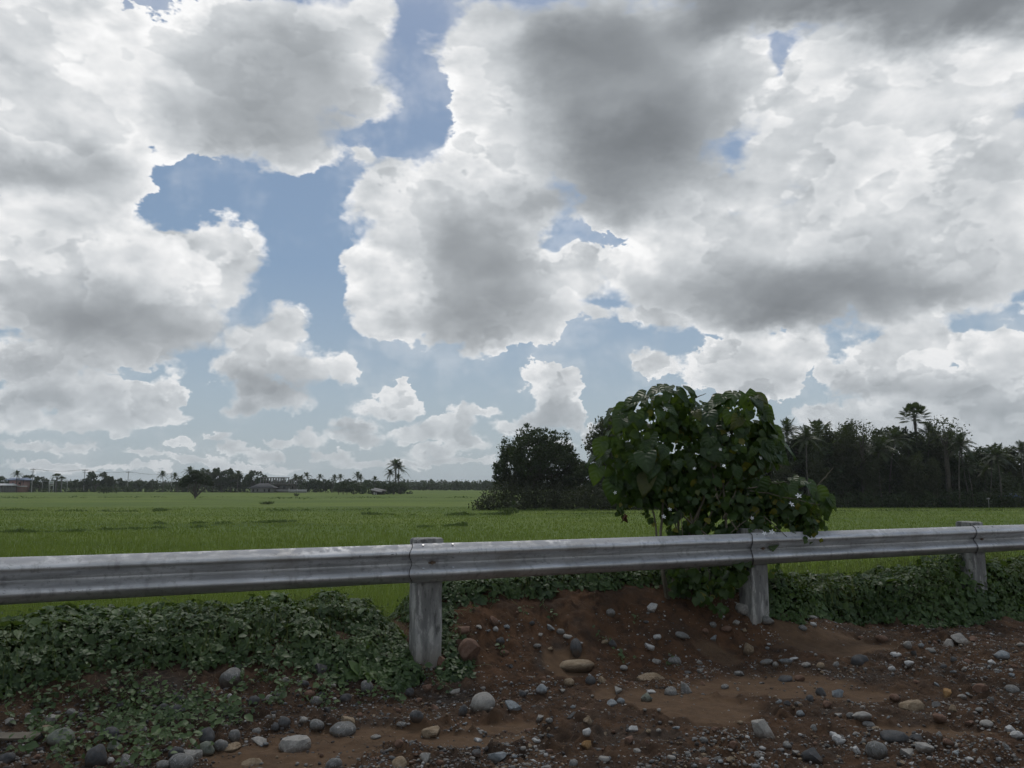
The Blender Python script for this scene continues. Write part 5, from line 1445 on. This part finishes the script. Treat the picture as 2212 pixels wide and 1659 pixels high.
FARL = [('a', 40, 1015, 392), ('c', 6, 1027, 400), ('d', 66, 1024, 410), ('c', 88, 1029, 405), ('e', 124, 1022, 388), ('e', 134, 1029, 390), ('d', 209, 1017, 405), ('c', 162, 1035, 400), ('d', 250, 1031, 410), ('c', 232, 1032, 415), ('d', 300, 1037, 400), ('c', 330, 1037, 405), ('a', 354, 1016, 392),
        ('b', 385, 1020, 395), ('a', 408, 1006, 392), ('b', 431, 1010, 390), ('a', 446, 1012, 394), ('d', 481, 1009, 398), ('c', 462, 1018, 400), ('c', 500, 1018, 396), ('a', 516, 1015, 390), ('b', 545, 1016, 392), ('c', 553, 1015, 390), ('d', 530, 1024, 400), ('c', 425, 1024, 402), ('c', 395, 1030, 396),
        ('b', 633, 1023, 400), ('c', 640, 1028, 405), ('a', 666, 1019, 395), ('b', 655, 1025, 392), ('a', 691, 1023, 394), ('d', 679, 1033, 390), ('c', 704, 1034, 388), ('b', 717, 1024, 385), ('a', 734, 1023, 385), ('c', 755, 1033, 375), ('d', 742, 1038, 310), ('a', 774, 1018, 372), ('b', 784, 1024, 370),
        ('d', 796, 1035, 365), ('b', 809, 1027, 330), ('c', 822, 1038, 340), ('a', 853, 990, 322), ('b', 865, 995, 325), ('a', 843, 1012, 318), ('b', 862, 1022, 316), ('c', 850, 1040, 300), ('d', 866, 1044, 302), ('c', 838, 1044, 304), ('d', 765, 1044, 303), ('c', 732, 1048, 303), ('d', 750, 1046, 306),
        ('b', 928, 1034, 520), ('a', 955, 1035, 520), ('b', 964, 1036, 525), ('a', 979, 1038, 530), ('c', 988, 1039, 520), ('d', 940, 1042, 530), ('c', 905, 1044, 540), ('d', 1010, 1042, 540), ('c', 1030, 1042, 530), ('d', 1050, 1038, 480), ('c', 610, 1036, 415), ('c', 575, 1036, 420), ('d', 185, 1036, 415), ('d', 120, 1038, 420)]
for k, px, top, D in FARL:
    size = 'tall' if top < 1012 else 'small' if top > 1034 else 'middling'
    kind = {'a': 'coconut palm', 'b': 'coconut palm', 'c': 'dark tree', 'd': 'spreading tree', 'e': 'fan palm'}[k]
    lab = f'{size} {kind} in the far treeline, {rel(px)}'
    if px == 209: lab = 'round spreading tree standing above the far treeline on the left'
    if (k, px) == ('e', 124): lab = 'fan palm by the white sign on the far side of the paddy'
    if lab in names_used:
        j = 1
        for adj in ('second', 'third', 'fourth', 'fifth'):
            l2 = f'{adj} {size} {kind} in the far treeline, {rel(px)}'
            if l2 not in names_used: lab = l2; break
    names_used[lab] = 1
    far(k, px, top, D, lab)
def lone_tree():
    # flat-topped tree alone in the paddy, several stems
    cr = MB(); tr = MB(); h = 8.6
    for i, (x, y, z, r) in enumerate(((-2.8, 0, 5.0, 1.5), (-1.2, .8, 6.4, 1.7), (.4, -.6, 7.2, 1.6), (2.0, .4, 6.2, 1.7), (3.3, -.2, 4.9, 1.3), (0, .9, 5.6, 1.8), (-2.2, -1, 5.9, 1.4), (1.4, -1.2, 5.6, 1.5), (-3.6, .4, 4.1, .9), (4.0, .2, 4.2, .8), (-.6, 0, 7.6, 1.2))):
        blob_leaves(cr, (x, y, z), (r * 1.25, r * 1.1, r * .75), 420, .42, 0, .3, .4, 300 + i, DIA)
        limb(tr, (0, 0, .4), (x, y, z), .16, .04, 0, 6, .12, 5)
    limb(tr, (0, 0, -.3), (0, 0, .9), .26, .2, 0, 4, .02, 7); limb(tr, (0, 0, .3), (.9, .1, 2.8), .2, .13, 0, 5, .05, 6); limb(tr, (0, 0, .3), (-.5, -.1, 3.2), .2, .13, 0, 5, .05, 6)
    root = empty('broadleaf_tree'); tag(root, 'lone flat-topped tree standing in the open paddy', 'tree'); tr.build('trunk', M_BARK, root); cr.build('crown', M_BROAD, root)
    place(root, 425, 216, 1012, 8.9, .3)
lone_tree()
def bush(px, base_py, w, h, label, mt=M_BROAD, sz=.4, n=350):
    d = ray(px, base_py); D = (CAM_Z - FIELD_Z) / -d.z; c = Vector((0, 0, CAM_Z)) + d * D
    mb = MB()
    for i in range(4): blob_leaves(mb, (w * .2 * (i - 1.5), 0, h * .45), (w * .28, w * .2, h * .5 * (1 - .12 * abs(i - 1.5))), n // 4, sz, 0, .2, .3, None, DIA)
    o = mb.build('bush', mt); o.location = (c.x, c.y, FIELD_Z); tag(o, label, 'bush')
bush(232, 1066.5, 9.5, 3.2, 'dark bush at the far edge of the paddy, below the round spreading tree', M_BROAD, .55)
bush(640, 1072.5, 1.8, 1.3, 'tiny dark bush alone in the paddy before the pale wall', M_BROAD, .3, 120)
bush(577, 1089.5, 2.2, .6, 'low weed clump in the paddy below the unfinished building', M_TUFT, .3, 160)
bush(1098, 1113, 2.4, 1.1, 'low weedy bush before the middle clump of trees', M_TUFT, .25, 240)
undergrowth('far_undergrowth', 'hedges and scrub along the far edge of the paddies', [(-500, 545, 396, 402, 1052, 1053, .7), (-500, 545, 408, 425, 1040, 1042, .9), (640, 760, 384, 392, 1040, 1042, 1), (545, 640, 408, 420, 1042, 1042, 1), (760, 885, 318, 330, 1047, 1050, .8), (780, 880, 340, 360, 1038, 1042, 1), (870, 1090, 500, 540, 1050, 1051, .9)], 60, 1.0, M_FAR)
def distant():
    mb = MB()
    for D, t, k, px0, px1 in ((640, 1041, 1.0, -600, 1180), (700, 1039, 1.0, -600, 1240), (560, 1048, .8, 860, 1200)):
        for px in np.arange(px0, px1, 5.5):
            top = t + rs.uniform(-3, 2.5); d = ray(px + rs.uniform(-2, 2), top); x = d.x / d.y * D; tz = CAM_Z + d.z / d.y * D; hh = tz - FIELD_Z
            blob_leaves(mb, (x, D + rs.uniform(-10, 10), FIELD_Z + hh * .5), (2.6, 2.6, hh * .55), 46, 1.7, 0, .4, .4, None, DIA)
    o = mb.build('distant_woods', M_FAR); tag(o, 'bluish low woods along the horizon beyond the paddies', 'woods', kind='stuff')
distant()

# buildings and poles across the paddies
def flat_mat(name, c, rough=.8): return noisy_mat(name, [tuple(x * .8 for x in c), c], .8, rough, 0)
M_PINK = flat_mat('pink_plaster', (.34, .20, .18)); M_BLUER = flat_mat('blue_roof', (.20, .26, .38), .5); M_GREYR = flat_mat('grey_roof', (.07, .072, .075), .8)
M_WALL = flat_mat('grey_wall', (.22, .22, .21)); M_WHITE = flat_mat('white_paint', (.60, .61, .60)); M_DARK = flat_mat('dark_opening', (.02, .02, .02)); M_RAWC = flat_mat('raw_concrete', (.16, .155, .145)); M_ROOF2 = flat_mat('blue_sheet_roof', (.07, .11, .22), .5)
def mpx(D): return D / 1663
def bpos(px, D): return ray(px, 1060).x / ray(px, 1060).y * D
def zof(py, D): d = ray(1106, py); return CAM_Z + d.z / d.y * D
def boxpart(name, x0, x1, y0, y1, z0, z1, m_, parent, rot=None):
    mb = MB(); mb.box(x0, y0, z0, x1, y1, z1); return mb.build(name, m_, parent)
def hip(name, x0, x1, y0, y1, z0, z1, inset, m_, parent):
    mb = MB(); ym = (y0 + y1) / 2
    v = [(x0, y0, z0), (x1, y0, z0), (x1, y1, z0), (x0, y1, z0), (x0 + inset, ym, z1), (x1 - inset, ym, z1), (x0, y0, z0 - .15), (x1, y0, z0 - .15), (x1, y1, z0 - .15), (x0, y1, z0 - .15)]
    mb.add(v, [(0, 1, 5, 4), (2, 3, 4, 5), (0, 6, 7, 1), (1, 7, 8, 2), (2, 8, 9, 3), (3, 9, 6, 0), (9, 8, 7, 6)]); mb.add(v, [(1, 2, 5), (3, 0, 4)])
    return mb.build(name, m_, parent)
def frame_building():
    D = 384; r = empty('unfinished_building', (bpos(587, D), D, FIELD_Z)); tag(r, 'unfinished concrete frame building with a row of bare columns on top', 'building')
    k = mpx(D); X = lambda px: (px - 587) * k
    z = lambda py: zof(py, D) - FIELD_Z
    boxpart('wall', X(566), X(647), 0, 8, 0, z(1057.5), M_WALL, r); boxpart('wall', X(592), X(636), 1, 8, z(1057.4), z(1046.5), M_RAWC, r)
    boxpart('floor_slab', X(560), X(640), -.6, 9, z(1046.4), z(1044.6), M_RAWC, r)
    for px in np.linspace(562, 613, 10):
        for dy in (0, 7): boxpart('column', X(px) - .18, X(px) + .18, dy, dy + .4, z(1044.6), z(1032.6), M_RAWC, r)
    for dy in (-.15, 7): boxpart('beam', X(560), X(615), dy, dy + .5, z(1032.5), z(1030.8), M_RAWC, r)
    for px in (624, 629, 634, 640): boxpart('column', X(px) - .16, X(px) + .16, -.5, 0, z(1057), z(1035.5), M_RAWC, r)
    for px, py, w in ((598, 1053, 4), (610, 1053, 5), (628, 1053, 4)): boxpart('window', X(px), X(px + w), .94, 1.02, z(py + 2.5), z(py - 2.5), M_DARK, r)
frame_building()
def grey_house():
    D = 378; r = empty('house', (bpos(567, D), D, FIELD_Z)); tag(r, 'low house with a grey hip roof below the unfinished building', 'house')
    k = mpx(D); X = lambda px: (px - 567) * k; z = lambda py: zof(py, D) - FIELD_Z
    boxpart('wall', X(546), X(592), -3, 3, 0, z(1054), M_WALL, r); hip('roof', X(541), X(597), -4, 4, z(1053.6), z(1044), 4.2, M_GREYR, r)
    for px, w in ((550, 3), (559, 3), (574, 3), (583, 4)): boxpart('window', X(px), X(px + w), -3.05, -2.98, z(1062), z(1056.5), M_DARK, r)
grey_house()
def pale_wall():
    D = 372; r = MB(); k = mpx(D); x0 = bpos(623, D); r.box(x0, D, FIELD_Z, x0 + 39 * k, D + .3, FIELD_Z + 1.5); r.box(x0, D - .2, FIELD_Z, x0 + .4, D + .5, FIELD_Z + 2.0); r.box(x0 + 18 * k, D - .2, FIELD_Z, x0 + 18 * k + .4, D + .5, FIELD_Z + 1.8)
    tag(r.build('boundary_wall', flat_mat('pale_blocks', (.34, .34, .33))), 'low pale block wall beside the unfinished building', 'wall')
pale_wall()
def pink_house():
    D = 396; r = empty('house', (bpos(40, D), D, FIELD_Z)); tag(r, 'small pink two-storey house with a blue-grey roof at the far left', 'house')
    k = mpx(D); X = lambda px: (px - 40) * k; z = lambda py: zof(py, D) - FIELD_Z
    boxpart('wall', X(27), X(55), -3, 3, 0, z(1037), M_PINK, r); hip('roof', X(19), X(61), -4, 4, z(1036.8), z(1032), 1.0, M_BLUER, r)
    boxpart('balcony', X(47), X(66), -4.4, -3, z(1051), z(1049.5), M_WHITE, r)
    for px in (54, 59): boxpart('post', X(px), X(px) + .2, -4.2, -4.0, z(1049.4), z(1037), M_DARK, r)
    for px, w, a, b in ((47, 4, 1042, 1046), (33, 3, 1042, 1046)): boxpart('window', X(px), X(px + w), -3.06, -2.98, z(b), z(a), M_DARK, r)
pink_house()
def white_shed():
    D = 390; r = empty('shed', (bpos(12, D), D, FIELD_Z)); tag(r, 'long low white-roofed shed at the left edge', 'shed')
    k = mpx(D); X = lambda px: (px - 12) * k; z = lambda py: zof(py, D) - FIELD_Z
    hip('roof', X(-25), X(31), -2.5, 2.5, z(1048.5), z(1044.5), .3, M_WHITE, r)
    for px in range(-24, 31, 6): boxpart('post', X(px), X(px) + .2, -2.2, -2.0, 0, z(1048.9), M_WALL, r)
    boxpart('wall', X(-24), X(28), 1.8, 2.0, 0, z(1049.2), M_WALL, r)
white_shed()
M_FRAME = flat_mat('frame_grey', (.26, .27, .27))
def sign_():
    D = 386; r = empty('signboard', (bpos(110, D), D, FIELD_Z)); tag(r, 'white signboard on two posts across the paddy', 'sign')
    k = mpx(D); z = lambda py: zof(py, D) - FIELD_Z
    boxpart('board', -5 * k, 5 * k, 0, .15, z(1049.5), z(1038.5), M_WHITE, r); boxpart('stripe', -3.5 * k, 3.5 * k, -.03, 0, z(1047), z(1044.5), M_WALL, r); boxpart('stripe', -3.5 * k, 3.5 * k, -.03, 0, z(1042.5), z(1041), flat_mat('sign_green', (.2, .3, .24)), r)
    for s_ in (-4, 3.6): boxpart('post', s_ * k, (s_ + .6) * k, .16, .4, 0, z(1049), M_WHITE, r)
    for a, b, lab in ((90, 104, 'thin white post frame left of the signboard'), (119, 144, 'thin white post frame right of the signboard')):
        mb = MB(); xa, xb = bpos(a, D), bpos(b, D); zt = zof(1039, D)
        mb.box(xa, D, FIELD_Z, xa + .14, D + .2, zt); mb.box(xb, D, FIELD_Z, xb + .14, D + .2, zt); mb.box(xa + .2, D, zt - .2, xb, D + .2, zt)
        if b > 120: xm = bpos(132, D); mb.box(xm, D, FIELD_Z, xm + .14, D + .2, zt - .2)
        tag(mb.build('post_frame', M_FRAME), lab, 'frame')
sign_()
M_POLE = flat_mat('pole_grey', (.30, .30, .29))
tops = []
for i, (px, top, D, lab) in enumerate(((68, 1012, 392, 'utility pole right of the pink house, leftmost'), (180.5, 1013.5, 410, 'utility pole between the signboard and the round spreading tree'), (275, 1018, 440, 'utility pole right of the round spreading tree'), (369, 1022, 475, 'utility pole between two coconut palms, smallest'))):
    z = zof(top, D) - FIELD_Z; r = empty('utility_pole', (bpos(px, D), D, FIELD_Z)); tag(r, lab, 'utility pole', 'utility poles beyond the paddies')
    mb = MB(); mb.tube([(0, 0, -.3), (0, 0, z)], [.22, .15], 8); mb.build('pole', M_POLE, r)
    boxpart('cross_arm', -1.5, 1.5, -.28, -.16, z - .75, z - .5, M_POLE, r)
    if i < 2: boxpart('cross_arm', -1.0, 1.0, -.28, -.16, z - 1.8, z - 1.6, M_POLE, r)
    for s_ in (-1.35, 0, 1.35): mbi = MB(); mbi.tube([(s_, -.22, z - .5), (s_, -.22, z - .15)], .07, 6); mbi.build('insulator', M_WHITE, r)
    tops.append(np.array([bpos(px, D), D, FIELD_Z + z - .15]))
mw = flat_mat('wire', (.05, .05, .05))
for i in range(len(tops) - 1):
    mb = MB(); q = np.linspace(0, 1, 12)[:, None]
    for s_ in (-1.35, 0, 1.35):
        p = tops[i] * (1 - q) + tops[i + 1] * q + np.array([s_, -.22, 0]) + np.array([0, 0, -1.0]) * 1.1 * np.sin(q * np.pi); mb.tube(p, .028, 3)
    tag(mb.build('power_line', mw), ('power line between the leftmost two utility poles', 'power line between the second and third utility poles', 'power line running to the smallest utility pole')[i], 'power line', 'power lines')
def hut():
    D = 298; r = empty('open_hut', (bpos(816, D), D, FIELD_Z)); tag(r, 'open hut with two slanting sheet roofs at the paddy edge', 'hut')
    k = mpx(D); X = lambda px: (px - 816) * k; z = lambda py: zof(py, D) - FIELD_Z
    def slab(x0, z0, x1, z1, y0, y1):
        mb = MB(); v = [(x0, y0, z0), (x1, y0, z1), (x1, y1, z1 + .5), (x0, y1, z0 + .5)]; v += [(a, b, c - .12) for a, b, c in v]
        mb.add(v, [(0, 1, 2, 3), (7, 6, 5, 4), (0, 4, 5, 1), (1, 5, 6, 2), (2, 6, 7, 3), (3, 7, 4, 0)]); return mb.build('roof', flat_mat('sheet_roof', (.15, .15, .14), .5), r)
    slab(X(806), z(1056.5), X(833), z(1061.5), 0, 3); slab(X(803), z(1058.5), X(826), z(1063.2), -2.5, -.2)
    for px in (805, 812, 824, 831): boxpart('post', X(px), X(px) + .18, -1, -.8, 0, z(1061 if px < 820 else 1063), M_BARK, r)
    boxpart('wall', X(803), X(828), 1.5, 1.7, 0, z(1061), flat_mat('hut_wall', (.05, .045, .04)), r)
    boxpart('sack', X(809), X(812), -1.8, -1.2, 0, .9, M_WHITE, r); boxpart('sack', X(813.5), X(815.5), -1.8, -1.2, 0, .8, M_WHITE, r)
hut()
def shack():
    D = 134; r = empty('shack', (bpos(2190, D), D, FIELD_Z)); tag(r, 'low shack with a blue sheet roof at the right edge of the wood', 'shack')
    k = mpx(D); X = lambda px: (px - 2190) * k; z = lambda py: zof(py, D) - FIELD_Z
    boxpart('wall', X(2176), X(2215), -1, 3, 0, z(1074), flat_mat('shack_wall', (.05, .05, .048)), r)
    hip('roof', X(2172), X(2207), -2, 3, z(1073.5), z(1064.5), 1.2, M_ROOF2, r)
    hip('roof', X(2186), X(2222), -3.2, -.2, z(1075), z(1068), .5, M_GREYR, r)
    o = MB(); xw = bpos(2130, 128); zz = zof(1079, 128); o.box(xw, 128, zz, xw + .5, 128.05, zz + .22); o.box(xw + .3, 128.06, FIELD_Z, xw + .38, 128.14, zz + .3)
    tag(o.build('small_board', M_WALL), 'small white board by the shack with the blue roof', 'board')
shack()

# ------------------------------------------------------------------ the air
def haze():
    mb = MB(); mb.box(-2700, -60, -4.0, 2700, 2800, 24)
    m = bpy.data.materials.new('haze'); m.use_nodes = True; nt = m.node_tree; nt.nodes.clear()
    out = nt.nodes.new('ShaderNodeOutputMaterial'); v = nt.nodes.new('ShaderNodeVolumePrincipled')
    v.inputs['Color'].default_value = (.93, .96, 1.0, 1); v.inputs['Density'].default_value = HAZE; v.inputs['Anisotropy'].default_value = .2
    nt.links.new(v.outputs[0], out.inputs['Volume'])
    o = mb.build('haze', m); tag(o, 'thin pale haze over the far paddies', 'haze', kind='stuff')
HAZE = 0.00015
if HAZE: haze()
